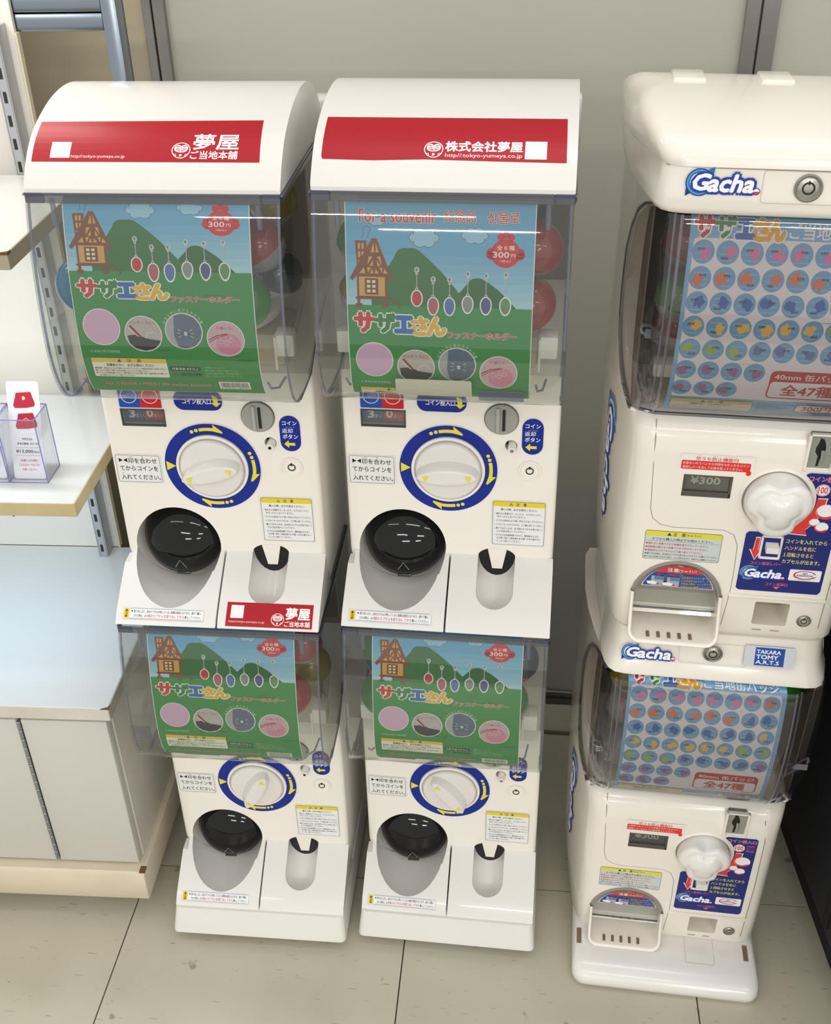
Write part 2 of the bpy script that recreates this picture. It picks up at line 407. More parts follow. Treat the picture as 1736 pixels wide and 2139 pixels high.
# ================================================================== rotary capsule machines with blue dial rings (type one)
WPTS = [(0, .643), (-.010, .615), (-.020, .575), (-.028, .53), (-.033, .48), (-.033, .445), (-.027, .415), (-.016, .393), (-.002, .380), (.02, .3725), (.05, .371)]
WC = catmull(WPTS, 4)
HOODP = catmull([(0, .648), (.010, .661), (.022, .674), (.040, .689), (.064, .702), (.095, .713), (.13, .7215), (.17, .7255), (.21, .723), (.245, .712), (.275, .693), (.297, .668), (.305, .645)], 3)
PK = .0105
PA = lambda x0, z0, e=0.0002: plane(x0, z0, .0931-e, PK, .079)      # front panel of the body
pa_y = lambda z: .0931+PK*(z-.079)
SLOPE = Curve2([(.093, .079), (.060, .0575), (.030, .0375), (.010, .0235), (.001, .0165), (-.005, .0095)])
BLUE, YEL, RED = '08258a', 'e8d93c', 'a80f20'
def solids(parent):
    # body
    prof = [(.0972, .372), (.093, .079), (.0945, .071), (.12, .011), (.31, .011), (.31, .6522), (.292, .6522), (.292, .435), (.16, .405)]
    b = MB().prism(prof, -.1505, .1505, .007, 3)
    body = b.build('body', CREAM, parent)
    scoop = lambda: MB().sphere((-.0735, .093, .081), .0625, .128, .068, u=40, v=24)
    ty = Vector((0, -.099, -.068)).normalized()
    A = Vector((.0685, .128, .102)); B = Vector((.0685, .047, .047))
    def chute():
        m = MB(); rings = []; n = 24; nv = 8
        d = (B-A).normalized(); up = Vector((1, 0, 0)).cross(d).normalized()
        for k in range(nv+1):
            t = -PI/2+PI/2*k/nv; rings.append((A+d*.0275*math.sin(t), .0275*math.cos(t)+1e-5))
        for k in range(nv+1):
            t = PI/2*k/nv; rings.append((B+d*.0275*math.sin(t), .0275*math.cos(t)+1e-5))
        return m.loft([[c+r*(math.cos(2*PI*j/n)*Vector((1, 0, 0))+(1.25 if j < n/2 else .45)*math.sin(2*PI*j/n)*up) for j in range(n)] for c, r in rings])
    hole = lambda: MB().lathe([(.0625, 0), (.0625, .07)], 48, c=(-.069, .135, .090))
    slot = lambda r, c, d: MB().lathe([(r, 0), (r, d)], 28, c=c)
    cut(body, [scoop(), hole(), chute(), slot(.0085, (.0845, pa_y(.265)+.02, .265), .05), slot(.0125, (.1115, pa_y(.226)+.012, .226), .05),
               MB().box(-.1235, -.0625, .085, .107, .2875, .3125, .003, 2)])
    # trays
    tp = [tuple(SLOPE.at(SLOPE.L*i/8)[0]) for i in range(9)]
    prof = [(.093, .0795)]+tp[1:]+[(-.004, .008), (.118, .008)]
    tr = MB().prism(prof, -.1512, -.0013, .003, 2).build('capsule_tray', WHITE, parent)
    cut(tr, [scoop(), hole(), MB().box(-.152, -.142, .07, .10, .066, .082)])
    cr = MB().prism(prof, .0013, .1512, .003, 2).build('coin_return_cover', WHITE, parent)
    cut(cr, [chute()])
    # smoked dome door
    TL = math.radians(27)
    dm = MB().lathe([(.0600, 0), (.0600, .004), (.0585, .010), (.052, .0185), (.042, .0255), (.029, .0300), (.015, .0325), (.004, .033), (.0001, .033)], 56)
    dome = dm.build('dome_door', SMOKE, parent, (-.069, .1215, .0890), (-TL, 0, 0), ang=50)
    MB().lathe([(.0600, -.001), (.0612, .001), (.0612, .004), (.0600, .005)], 56).build('dome_rim', BLACKP, dome)
    MB().box(-.0105, .0105, -.0085, -.002, -.0625, -.0555, .0015, 2).build('door_tab', mat('tab', '2b2f32', .2), dome)
    Sheet().line([(-.0085, .0115), (0, 0), (.0085, .0115)], .0010, '8f9498').bake('chevron', lambda u, v, h: Vector((u, -(.0185+(.052-(.0385+v))*.62)-.0006-h, -(.0385+v))), dome)
    # black coin chute with white tongue
    yp = [(a_, b_) for a_, b_ in rrect(.0415, .0385, .0955, .1000, .012)]
    MB().loft([[(x, .0985, z) for x, z in yp], [(x, .112, z) for x, z in yp]]).build('coin_chute', BLACKP, parent)
    a = [(.0545, .0955, .0925), (.0835, .0955, .0925), (.0768, .0925, .0570), (.0622, .0925, .0570)]
    MB().loft([[Vector(p) for p in a], [Vector(p)+Vector((0, .010, 0)) for p in a]]).build('chute_tongue', CREAM, parent)
    # black hopper throat and inner floor
    return body
def knob(parent, ang):
    cx, cz = -.0028, .2235; y0 = pa_y(cz)
    tilt = Matrix.Rotation(0, 4, 'X')
    bz = MB().lathe([(.0522, 0), (.0522, .0035), (.0510, .0045), (.0485, .0045), (.0475, .002), (.0475, -.004)], 56)
    MB.build(bz, 'dial_bezel', CREAM, parent, (cx, y0, cz))
    kb = new_ob('knob', MB().lathe([(.0458, -.003), (.0458, .006), (.0440, .0085), (.038, .0098), (.0001, .0105)], 56).mesh('knob', WHITE), parent, (cx, y0, cz), (0, -math.radians(ang), 0))
    L, w = .0445, .0165; n = 20; rings = []
    def lens(l, ww, h, dz=0):
        r = []
        for k in range(n): 
            t = k/n; x = -l+2*l*t; r.append((x, -h, dz+ww*math.sqrt(max(0, 1-(x/l)**2))**1.1))
        for k in range(n):
            t = k/n; x = l-2*l*t; r.append((x, -h, dz-ww*math.sqrt(max(0, 1-(x/l)**2))**1.1))
        return r
    g = MB().loft([lens(.0445, .0195, .006, .001), lens(.0438, .0165, .015, -.0005), lens(.0428, .0128, .0225, -.002), lens(.0418, .0108, .0242, -.002), lens(.038, .008, .0246, -.002)])
    gr = g.build('grip', WHITE, kb, ang=50)
    for sx in (-1, 1):
        c = sx*.0295
        Sheet().poly([(c-.0048, -.0042), (c+.0048, -.0042), (c+sx*.0012, .0052)], YEL).bake('arrow_mark', lambda u, v, h: Vector((u, -.0252-h, -.002-v)), gr)
    return kb
def dial_ring(parent):
    s = Sheet(); R0, R1 = .0515, .0697
    s.ring(0, 0, R0, R1, BLUE, 1, n=80); s.ring(0, 0, .0694, .0702, 'e9e6e0', 2, n=80)
    s.poly([(-.0672, -.0075), (-.0672, .0075), (-.0535, 0)], YEL, 3)
    def arrow(a_start, a_end):
        r = .0607; st = 1 if a_end > a_start else -1
        for a in (a_start, a_start+st*6.5):
            s.disc(r*math.cos(math.radians(a)), -r*math.sin(math.radians(a)), .0027, col=YEL, lay=3, n=14)
        b = a_start+st*10.5; e = a_end-st*13
        lo, hi = min(b, a_end-st*2), max(b, a_end-st*2)
        s.ring(0, 0, r-.0027, r+.0022, YEL, 3, min(b, e), max(b, e), 14)
        P = lambda rr, a: (rr*math.cos(math.radians(a)), -rr*math.sin(math.radians(a)))
        s.poly([P(r-.0027, e), P(r-.0031, a_end), P(r-.0005, a_end), P(r+.0078, e-st*1), P(r+.0022, e)], YEL, 3)
    arrow(113, 70); arrow(23, -22); arrow(-70, -112)
    s.disc(0, .0523, .0013, col='e9e6e0', lay=3, n=10)
    s.bake('dial_ring', PA(-.0028, .2235), parent, label='blue ring with yellow arrows')
def fronts(parent):
    dial_ring(parent)
    # coin counter window with printed backing
    cw = Sheet().rect(0, 0, .030, .0240, '27478f').rect(.030, 0, .060, .0240, 'b23a40').rect(0, .019, .060, .0240, '3b3f4c', 2)
    cw.text('3', .0075, .0045, .0115, .0085, 'e8e8e4', 3, .035).text('まい', .0172, .0100, .0058, .0115, 'c4ccd8', 3, .01)
    cw.text('0', .0335, .0035, .0115, .0085, 'f0ecea', 3, .035).text('まい', .0435, .0095, .0058, .0115, 'ddc9ca', 3, .01)
    cw.bake('coin_counter', plane(-.123, .3120, .1035), parent)
    f = MB().box(-.1245, -.0615, .0945, .0975, .2862, .2885, .0005, 1)
    f.box(-.1245, -.0615, .0945, .0975, .3112, .3132, .0005, 1).box(-.1245, -.1225, .0945, .0975, .2862, .3132, .0005, 1).box(-.0635, -.0615, .0945, .0975, .2862, .3132, .0005, 1)
    f.build('counter_frame', mat('dark_frame', '4a4a4c', .3), parent)
    MB().box(-.1235, -.0625, .0975, .0985, .2875, .3125).build('counter_pane', CLEAR, parent)
    s = Sheet().rect(0, 0, .030, .030, '1c4ea8', 1, .001).rect(.030, 0, .060, .030, 'c5212c', 1, .001)
    for cx in (.015, .045): s.ring(cx, .012, .0105, .0114, 'f2f2f2', 2, n=30)
    s.bake('counter_label', PA(-.124, .3455), parent)
    s = Sheet().rect(0, 0, .068, .030, BLUE, 1, .013).text('コイン投入口', .012, .012, .0085, .040, 'f2f2f2', 2, .02).poly([(.054, .006), (.062, .010), (.062, .018), (.0665, .018), (.059, .0245), (.052, .018), (.056, .018)], YEL, 2)
    s.bake('coin_entry_label', PA(-.0455, .3435), parent)
    s = Sheet().rect(0, 0, .0290, .0560, BLUE, 1, .0144)
    s.text('コイン', .0145, .0085, .0062, .0205, 'eef0f4', 2, .02, 'c').text('へん きゃく', .0145, .0172, .0020, .013, 'c8d0e4', 2, 0, 'c').text('返却', .0035, .0200, .0070, .0150, 'eef0f4', 2, .006).text('ボタン', .0145, .0292, .0068, .0210, 'eef0f4', 2, .02, 'c')
    s.poly([(.005, .0445), (.0115, .0385), (.0115, .0425), (.0205, .0425), (.0205, .0468), (.0115, .0468), (.0115, .0505)], YEL, 2)
    s.bake('return_label', PA(.0992, .3085), parent, label='blue rounded return button label')
    # aligning instruction
    s = Sheet().rect(0, 0, .068, .0475, 'e6e5e2', 1, .002).frame(.0018, .0018, .0662, .0457, .0006, '3d4a5a', 2, .003)
    s.poly([(.0065, .0065), (.0065, .0135), (.0125, .010)], '181818', 2).poly([(.0190, .0065), (.0190, .0135), (.0130, .010)], '181818', 2)
    s.text('しるし', .0215, .0030, .0022, .0075, lay=3).text('あ', .041, .0030, .0022, lay=3)
    s.text('印を合わせ', .0205, .0062, .0085, .0415, lay=3, bold=.014).text('てからコインを', .0065, .0190, .0080, .0560, lay=3, bold=.014).text('入れてください。', .0065, .0335, .0082, .0580, lay=3, bold=.014).text('い', .0085, .0300, .0020, lay=3)
    s.bake('instruction_sticker', PA(-.1462, .2405), parent, label='white sticker with black instruction lettering')
    # caution sticker
    s = Sheet().rect(-.0015, -.0015, .0765, .0755, 'dcdcd8', 1, .002).rect(0, 0, .075, .074, '4a5566', 2, .003).rect(.0006, .0006, .0744, .0734, 'e8e8e6', 3, .003).rect(.0006, .0006, .0744, .0085, 'e3cc2c', 4, .002)
    s.poly([(.0235, .0068), (.0285, .0068), (.0260, .0022)], '262014', 5).poly([(.0246, .0062), (.0274, .0062), (.0260, .0036)], 'e3cc2c', 6).text('注　意', .0335, .0020, .0050, .0145, '262014', 5, .02)
    s.text('購入の際、必ずお読みください。', .0375, .0115, .0037, .052, '262626', 5, .012, 'c')
    L = ['・揺れると危険です。のったり、よりかかったり、', '　ゆすったりしないでください。', '・カプセル取出口より奥へ手を入れないでください。', '・いらなくなったカプセルは、ゴミ箱に捨ててください。', '・開けて出すときは、必ず前のカプセルを取り出して', '　からお金を投入してください。', '・カプセルは包装容器ですので、開封後は小さな', '　お子様（特に３歳未満のお子様）の手の届かない', '　ところへ捨ててください。']
    v = .0188
    for i, t in enumerate(L):
        tt = t.strip('　'); s.text(tt, .003 if t[0] == '・' else .0065, v, .0034, min(.070 if t[0] == '・' else .064, .0029*len(tt)), '2a2a2a', 5, .008)
        v += .0052 if i in (0, 4, 6, 7) else .0066
    s.bake('caution_sticker', PA(.0612, .1745), parent, label='white caution sticker with yellow heading')
    # coin slot disc
    d = MB().lathe([(.0228, 0), (.0228, .002), (.0213, .0035), (.0001, .0042)], 40).build('coin_slot', mat('slot_grey', '9c9b95', .3), parent, (.0705, pa_y(.306), .306))
    MB().lathe([(.0236, -.001), (.0236, .0012), (.0227, .0012)], 40).build('slot_rim', mat('slot_rim', '3d3c38', .4), d)
    MB().box(-.0075, -.0022, -.0068, -.0035, -.0185, .0185, .0008, 1).build('slot_guide', mat('slot_guide', 'aaa9a2', .25), d)
    MB().box(.0015, .0052, -.0062, -.003, -.0160, .0160, .0006, 1).build('coin_opening', DARK, d)
    # return button
    b = MB().lathe([(.0058, -.018), (.0058, .012), (.0050, .0135), (.0001, .0137)], 20).build('return_button', CREAM, parent, (.0862, pa_y(.265), .2645))
    MB().lathe([(.0026, .0138), (.0026, .0143), (.0019, .0143), (.0019, .0138)], 16).build('button_mark', GREYP, b)
    MB().lathe([(.0083, -.016), (.0083, -.0155), (.0001, -.0155)], 20).build('button_recess', DARK, parent, (.0845, pa_y(.265), .265))
    # key lock in its round recess
    l = MB().lathe([(.0102, -.010), (.0102, -.0030), (.0092, -.0014), (.0001, -.001)], 28).build('key_lock', LOCKM, parent, (.1115, pa_y(.226), .226))
    MB().lathe([(.0057, -.002), (.0057, .0004), (.0042, .0004), (.0042, -.002)], 28).build('lock_ring', DARK, l)
    MB().box(-.0011, .0011, -.0012, .0009, .0030, .0068).build('lock_notch', DARK, l)
    MB().lathe([(.0165, -.0002), (.0160, .0016), (.0138, .0019), (.0122, .0004), (.0120, -.012)], 36).build('lock_collar', CREAM, parent, (.1115, pa_y(.226), .226))
    # small sticker on the tray foot
    s = Sheet().rect(0, 0, .122, .0175, 'b8c0cc', 1).rect(.0008, .0008, .1212, .0167, 'ececea', 2).frame(.0105, .0015, .1190, .0160, .0005, '55606e', 3).rect(.0018, .0015, .0100, .0160, 'dcc62c', 3)
    s.poly([(.0035, .0058), (.0083, .0058), (.0059, .0022)], '262014', 4).text('注', .0038, .0068, .0038, .0042, '262014', 4, .02).text('意', .0038, .0113, .0038, .0042, '262014', 4, .02)
    s.disc(.0142, .0055, .0012, col='222222', lay=4, n=10).text('取り出し口に、前のカプセルが残っていると故障の原因となります。続けて購入', .0168, .0035, .0042, .1005, '2a2a2a', 4, .008)
    s.text('される際は、必ず', .0168, .0100, .0040, .022, '2a2a2a', 4, .008).text('前のカプセルを取り出してから', .0390, .0093, .0050, .0540, 'c8383c', 4, .012).text('購入してください。', .0938, .0100, .0040, .0240, '2a2a2a', 4, .008)
    s.bake('tray_sticker', along(SLOPE, -.1415, SLOPE.L-.0255), parent, cuts=(-.1, .1, .004), label='long white sticker with black and red lettering')
def chamber(parent):
    """clear front window, its rim, and the works inside"""
    prof = WC+[(.0972, .3715), (.16, .4035), (.289, .432), (.289, .643)]
    m = MB(); n = len(prof)
    a = [m.bm.verts.new((-.1502, y, z)) for y, z in prof]; b = [m.bm.verts.new((.1502, y, z)) for y, z in prof]
    fa = m.bm.faces.new(a); fb = m.bm.faces.new(b[::-1])
    for i in range(len(WC)+1):
        m.bm.faces.new((a[i], b[i], b[i+1], a[i+1]))
    es = [e for e in fa.edges if e.verts[0].co.y < .06 and e.verts[1].co.y < .06]+[e for e in fb.edges if e.verts[0].co.y < .06 and e.verts[1].co.y < .06]
    bmesh.ops.bevel(m.bm, geom=es, offset=.010, segments=4, profile=.5, affect='EDGES', clamp_overlap=True)
    win = m.build('window', CLEAR, parent, ang=40)
    for sx in (-1, 1):
        MB().tube([(sx*.1475, y+.0035, z) for y, z in WC[:-2]], .0016, 6).build('window_edge', EDGE, win)
        MB().tube([(sx*.1495, y, z) for y, z in ((.02, .3735), (.06, .3725), (.0972, .3725), (.16, .4045), (.285, .433))], .0014, 6).build('window_edge', EDGE, win)
        # moulded hook near the top corner
        MB().box(sx*.122-.0035, sx*.122+.0035, .004, .007, .600, .636, .0015, 1).build('window_hook', EDGE, win)
        MB().tube([(sx*.118+.010, .040, .395), (sx*.118+.006, .015, .392), (sx*.118, .0, .398), (sx*.118-.002, -.008, .410)], .0016, 6).build('window_rib', EDGE, win)
    MB().box(-.128, .128, -.0015, .0015, .6315, .6435, .001, 1).build('window_rim', RIMG, win)
    for sx in (-1, 1): MB().box(min(sx*.151, sx*.128), max(sx*.151, sx*.128), -.0015, .0015, .6315, .6435, .001, 1).build('window_rim', RIMB, win)
    for sx in (-1, 1): MB().box(sx*.151-.0015, sx*.151+.0015, .0015, .288, .6335, .6435, .001, 1).build('window_rim', RIMB, win)
    # dispenser works inside, ivory coloured
    w = MB().lathe([(.100, 0), (.100, .012), (.085, .016), (.03, .020), (.0001, .02)], 36, axis='z', c=(0, .165, .432))
    wk = w.build('dispenser_wheel', CREAM, parent)
    for sx in (-1, 1):
        MB().box(sx*.128-.013, sx*.128+.013, .045, .075, .420, .4505, .003, 2).build('wheel_bracket', CREAM, wk)
        MB().box(sx*.118-.0015, sx*.118+.0015, .038, .046, .405, .450, .0006, 1).build('wheel_bracket', CREAM, wk)
    MB().box(-.115, .115, .105, .20, .378, .425, .006, 2).build('hopper_block', mat('hopper_beige', 'cbbfa8', .4), parent)
    MB().box(-.149, .149, .286, .291, .43, .641).build('hopper_back', mat('hopper_dark', '6f6757', .5), parent)
def machine_one(name, label, x, y, z, yaw, knob_ang, hood, base):
    t = thing(name, label, 'capsule machine', (x, y, z), (0, 0, yaw), 'capsule machines in stacks of two')
    return t
proto = thing('capsule_machine', 'x', 'capsule machine')
solids(proto); fronts(proto); chamber(proto)
def hood_part(parent):
    prof = [(0, .643)]+HOODP+[(.305, .643)]
    m = MB().prism(prof, -.1508, .1508, .020, 6)
    h = m.build('hood', WHITE, parent, ang=28)
    MB().box(-.153, .153, -.0006, .30, .6405, .6425).build('hood_seam', mat('seam_grey', '6f6e6a', .5), h)
    MB().box(-.158, .158, .306, .345, .61, .6800, .004, 2).build('back_cover', WHITE, parent)
    return h
HC = Curve2(HOODP)
def base_part(parent):
    b = MB(); rings = []
    for z, yf, hx in ((.0095, -.010, .1512), (.004, -.012, .152), (-.030, -.026, .1555), (-.036, -.0275, .156), (-.0385, -.026, .1545)):
        rings.append([(x, y, z) for x, y in rrect(-hx, yf, hx, .315, .010, 4)])
    b.loft(rings); bs = b.build('base', WHITE, parent, ang=30)
    for (cx, cy) in ((-.07, .012), (.122, .018), (-.07, .26), (.122, .26)):
        c = MB().lathe([(.0001, -.012), (.016, -.012), (.0185, -.009), (.0185, .009), (.016, .012), (.0001, .012)], 20, axis='x', c=(cx, cy, -.0395))
        c.build('caster', BLACKP, parent)
BASEZ = -.058
def place(src, label, x, y, yaw, z, ang, hood=False, base=False):
    c = copy_tree(src); c['label'] = label; c['group'] = 'capsule machines with blue dial rings'
    c.location = (x, y, z); c.rotation_euler = (0, 0, yaw)
    knob(c, ang)
    if hood: hood_part(c)
    if base: base_part(c)
    return c
M1 = (-.3322, -.02322, .03218); M2 = (0, 0, 0)
mach = {}
mach['1U'] = place(proto, 'upper white capsule machine of the left stack, red sticker at its lower right', M1[0], M1[1], M1[2], .700, 14, True)
mach['2U'] = place(proto, 'upper white capsule machine of the middle stack, paper strip inside its window', 0, 0, 0, .700, 2, True)
mach['1L'] = place(proto, 'lower white capsule machine of the left stack, standing on the floor by the cupboard', M1[0], M1[1], M1[2], .058, 62, False, True)
mach['2L'] = place(proto, 'lower white capsule machine of the middle stack, standing on the floor', 0, 0, 0, .058, -52, False, True)
for ch in children(proto):
    for g in children(ch): bpy.data.objects.remove(g)
    bpy.data.objects.remove(ch)
bpy.data.objects.remove(proto)
# ---- red hood stickers
def daruma(s, u, v, k, col='f2ecea', bgc=RED, lay=3):
    """round doll emblem, k = height"""
    def egg(sc): return [(u+sc*k*(.50*math.sin(t)*(1+.06*math.cos(t))), v+sc*k*.5*(-math.cos(t)) if math.cos(t) > 0 else v+sc*k*.47*(-math.cos(t))) for t in [2*PI*i/36 for i in range(36)]]
    s.poly(egg(1), col, lay).poly(egg(.90), bgc, lay+1)
    # face: pale mask with two lobes
    s.disc(u-.17*k, v-.13*k, .20*k, .22*k, col, lay+2, 20).disc(u+.17*k, v-.13*k, .20*k, .22*k, col, lay+2, 20).rect(u-.15*k, v-.15*k, u+.15*k, v+.12*k, col, lay+2)
    for sx in (-1, 1):
        s.disc(u+sx*.17*k, v-.08*k, .095*k, .095*k, bgc, lay+3, 16).disc(u+sx*.17*k, v-.08*k, .07*k, .07*k, col, lay+4, 16).disc(u+sx*.17*k, v-.08*k, .035*k, .035*k, bgc, lay+5, 10)
        s.line([(u+sx*.07*k, v-.23*k), (u+sx*.30*k, v-.25*k)], .04*k, bgc, lay+3)
        for q in (.28, .36): s.line([(u+sx*(q-.05)*k, v+.34*k), (u+sx*q*k, v+.20*k)], .035*k, col, lay+2)
    s.line([(u-.10*k, v+.08*k), (u, v+.05*k), (u+.10*k, v+.08*k)], .025*k, bgc, lay+3)
    s.poly([(u-.09*k, v+.12*k), (u+.09*k, v+.12*k), (u, v+.18*k)], bgc, lay+3)
    s.text('夢', u-.07*k, v+.22*k, .15*k, None, col, lay+2, .03)
    return s
s = Sheet().poly([(0, 0), (.2785, .0), (.2795, .0660), (.20, .0650), (.12, .0635), (.06, .0655), (.0015, .0645), (.0, .060)], RED, 1)
daruma(s, .129, .0510, .0220)
s.text('株式会社夢屋', .1425, .0395, .0135, .0870, 'f6f0ee', 2, .035).text('http//:tokyo-yumeya.co.jp', .1425, .0555, .0062, .0870, 'f2dcdc', 2, .008)
s.rect(.2325, .0385, .2570, .0620, 'efebe8', 2)
def hoodmap(x0, stop):     # v runs down the hood from arc position `stop` back to its lower front edge
    def f(u, v, h):
        p, n = HC.at(stop-v); return Vector((x0+u, p.x+n.x*-(h+.0003), p.y+n.y*-(h+.0003)))
    return f
s.bake('hood_sticker', hoodmap(-.1405, .0975), mach['2U'], cuts=(-.01, .08, .003), label='red sticker with white lettering')
s = Sheet().poly([(0, .0020), (.266, -.0015), (.269, .0630), (.0, .0630)], RED, 1)
s.rect(.0215, .0365, .0450, .0580, 'efebe8', 2)
s.text('http//:tokyo-yumeya.co.jp', .0465, .0540, .0050, .064, 'f2dcdc', 2, .008)
daruma(s, .1760, .0480, .0220)
s.text('夢屋', .1895, .0240, .0225, .0530, 'f6f0ee', 2, .028).text('ご当地本舗', .1875, .0485, .0105, .0550, 'f6f0ee', 2, .025)
s.bake('hood_sticker', hoodmap(-.1440, .0960), mach['1U'], cuts=(-.01, .08, .003), label='red sticker with white lettering')
s = Sheet().rect(0, 0, .128, .0365, RED, 1).rect(.0065, .0045, .0255, .0240, 'efebe8', 2).text('http//:tokyo-yumeya.co.jp', .0045, .0275, .0040, .053, 'e8c8c8', 2, .01)
daruma(s, .0765, .0245, .0190)
s.text('夢屋', .0885, .0060, .0175, .0350, 'f6f0ee', 2, .035).text('ご当地本舗', .0870, .0260, .0080, .0375, 'f6f0ee', 2, .02)
s.bake('return_sticker', along(SLOPE, .0135, SLOPE.L-.040), mach['1U'], cuts=(-.1, .1, .004), label='red sticker with white lettering')

# ---- picture posters behind the windows (figures on them left out)
def charm_poster(mix=0):
    s = Sheet(); Wd, H = .222, .305
    s.rect(0, 0, Wd, H, 'dfe4e2', 0)
    for i in range(12):    # pale horizon sky in printed bands
        k = i/11; c = tuple(int(a+(b-a)*max(0, (k-.45)/.55)) for a, b in zip((98, 160, 196), (160, 198, 212)))
        s.rect(.001, .001+i*.0116, Wd-.001, .001+(i+1)*.0116+.0002, '%02x%02x%02x' % c, 1)
    G1, G2, G3 = '2a6b35', '2f8542', '2a6f3a'
    def hill(u0, v0, up, vp, u1, v1, flat, col, lay):
        a = catmull([(u0, v0), (u0+(up-u0)*.55, vp+(v0-vp)*.30), (up-flat, vp+.002), (up, vp), (up+flat, vp+.003), (up+(u1-up)*.55, vp+(v1-vp)*.42), (u1, v1)], 5)
        s.poly(a+[(u1, .142), (u0, .142)], col, lay)
    hill(.128, .128, .157, .099, .204, .141, .008, '24602f', 2); hill(.030, .120, .075, .062, .150, .1415, .012, G1, 3)
    s.rect(.001, .139, Wd-.001, H-.001, G2, 4)
    for u, v in ((.084, .196), (.175, .170), (.100, .239), (.187, .246), (.205, .253)): s.disc(u, v, .014, .0018, G3, 5)
    OC = 'a8bfc9'
    def cloud(u, v, w, h):
        pts = []; n = 6
        for i in range(n):
            a0 = 2*PI*i/n; cx = u+.30*w*math.cos(a0); cyy = v+.26*h*math.sin(a0)
            for j in range(7):
                a = a0-PI*.42+PI*.84*j/6; pts.append((cx+.22*w*math.cos(a), cyy+.24*h*math.sin(a)))
        s.poly(pts, '8fbbd2', 2).line(pts, .0005, '3a4650', 3, True)
    cloud(.093, .048, .034, .026); cloud(.152, .044, .030, .022); cloud(.038, .028, .020, .012)
    s.line(catmull([(.019, .050), (.022, .044), (.021, .038), (.026, .034), (.030, .038), (.028, .043), (.026, .050)], 4), .0005, '3a4650', 3)
    s.text('For a souvenir', .017, .0125, .0165, .090, 'c4483c', 4, .028, out=('ecdcd4', .03)).text('纪念品', .1165, .012, .0150, .036, 'c4483c', 4, .02, out=('ecdcd4', .03)).text('산물로', .1665, .013, .0150, .036, 'c4483c', 4, .02, out=('ecdcd4', .03))
    # candy-shaped price badge
    R = 'c4202c'; bu, bv = .1880, .0660
    s.disc(bu, bv, .0170, .0185, R, 3)
    for du, dv in ((-.006, -.021), (0, -.0235), (.006, -.021), (-.0175, -.002), (-.0165, .004), (-.0185, .002), (.0175, -.002), (.0165, .004), (.0185, .002)): s.disc(bu+du, bv+dv, .0042, .0048, R, 3, 14)
    s.text('全６種', bu, bv-.0105, .0062, .0205, 'f2dcd8', 4, .015, 'c').text('300', bu-.0145, bv-.0022, .0075, .0185, 'f2dcd8', 4, .02).text('円', bu+.0062, bv+.0005, .0048, .005, 'f2dcd8', 4, .01).text('（税込）', bu, bv+.0082, .0033, .0125, 'f2dcd8', 4, 0, 'c')
    # half-timbered house
    TB, TW = '7a4423', 'c9995a'
    s.poly([(.0115, .053), (.0255, .053), (.0225, .100), (.0145, .100)], TB, 5)
    for i in range(4):
        for j in range(2):
            s.poly([(.0150+j*.0042, .0565+i*.011), (.0178+j*.0042, .0562+i*.011), (.0174+j*.0042, .0642+i*.011), (.0152+j*.0042, .0638+i*.011)], TW, 6)
    s.poly([(.0315, .050), (.0370, .050), (.0560, .1030), (.0530, .1065), (.0480, .0995), (.0125, .0995), (.0075, .1060), (.0045, .1025)], TB, 7)
    for tri in ([(.0335, .055), (.0345, .068), (.0300, .068)], [(.0360, .055), (.0362, .068), (.0395, .068)], [(.0275, .0735), (.0320, .0735), (.0260, .0845)], [(.0285, .086), (.0325, .078), (.0325, .086)], [(.0375, .0735), (.0415, .0735), (.0430, .0845)], [(.0375, .078), (.0375, .086), (.0415, .086)],
                [(.0215, .088), (.0235, .0960), (.0160, .0960)], [(.0255, .088), (.0300, .088), (.0265, .0960)], [(.0315, .0895), (.0335, .0960), (.0290, .0960)], [(.0360, .0895), (.0395, .0960), (.0345, .0960)], [(.0400, .088), (.0440, .088), (.0430, .0955)], [(.0460, .089), (.0500, .0960), (.0445, .0960)]): s.poly(tri, TW, 8)
    s.rect(.0130, .099, .0490, .1290, TB, 6).rect(.0155, .1005, .0465, .1265, TW, 7)
    s.rect(.0225, .1025, .0385, .1245, TB, 8)
    for i in range(3):
        for j in range(2): s.rect(.0250+j*.0062, .1050+i*.0064, .0290+j*.0062, .1088+i*.0064, 'd8d5a8', 9)
    s.rect(.0110, .1280, .0540, .1310, TB, 6).rect(.0130, .131, .0165, .138, TB, 6).rect(.0110, .137, .0190, .1415, TB, 7).rect(.0440, .131, .0475, .138, TB, 6).rect(.0425, .137, .0500, .1415, TB, 7)
    s.line([(.053, .129), (.056, .1325), (.058, .1325), (.060, .1365), (.0625, .1365), (.0640, .1420)], .0022, TB, 6)
    # lobster clasps with plain tags
    for u, vt, vb, cc in ((.0845, .086, .128, 'b8303a'), (.1040, .098, .137, 'a85864'), (.1235, .098, .137, '4a6ea8'), (.1450, .090, .134, '7d8a88'), (.1665, .092, .135, '4a4e86'), (.1895, .090, .135, '5a8a58')):
        s.disc(u, vt+.004, .0030, .0042, 'c4c8ca', 6, 14).disc(u-.0002, vt+.0035, .0016, .0024, '5f7f8c', 7, 10).rect(u-.0018, vt+.0070, u+.0016, vt+.0105, 'b4b8ba', 6).line([(u, vt+.010), (u, vb-.013)], .0009, 'b4b8ba', 6).ring(u, vb-.0125, .0012, .0020, 'd0d0d0', 7, n=12)
        s.disc(u, vb, .0072, .0118, 'e6e4de', 8, 22).disc(u, vb, .0058, .0102, cc, 9, 22)
    OL = ('dfe6dc', .05)
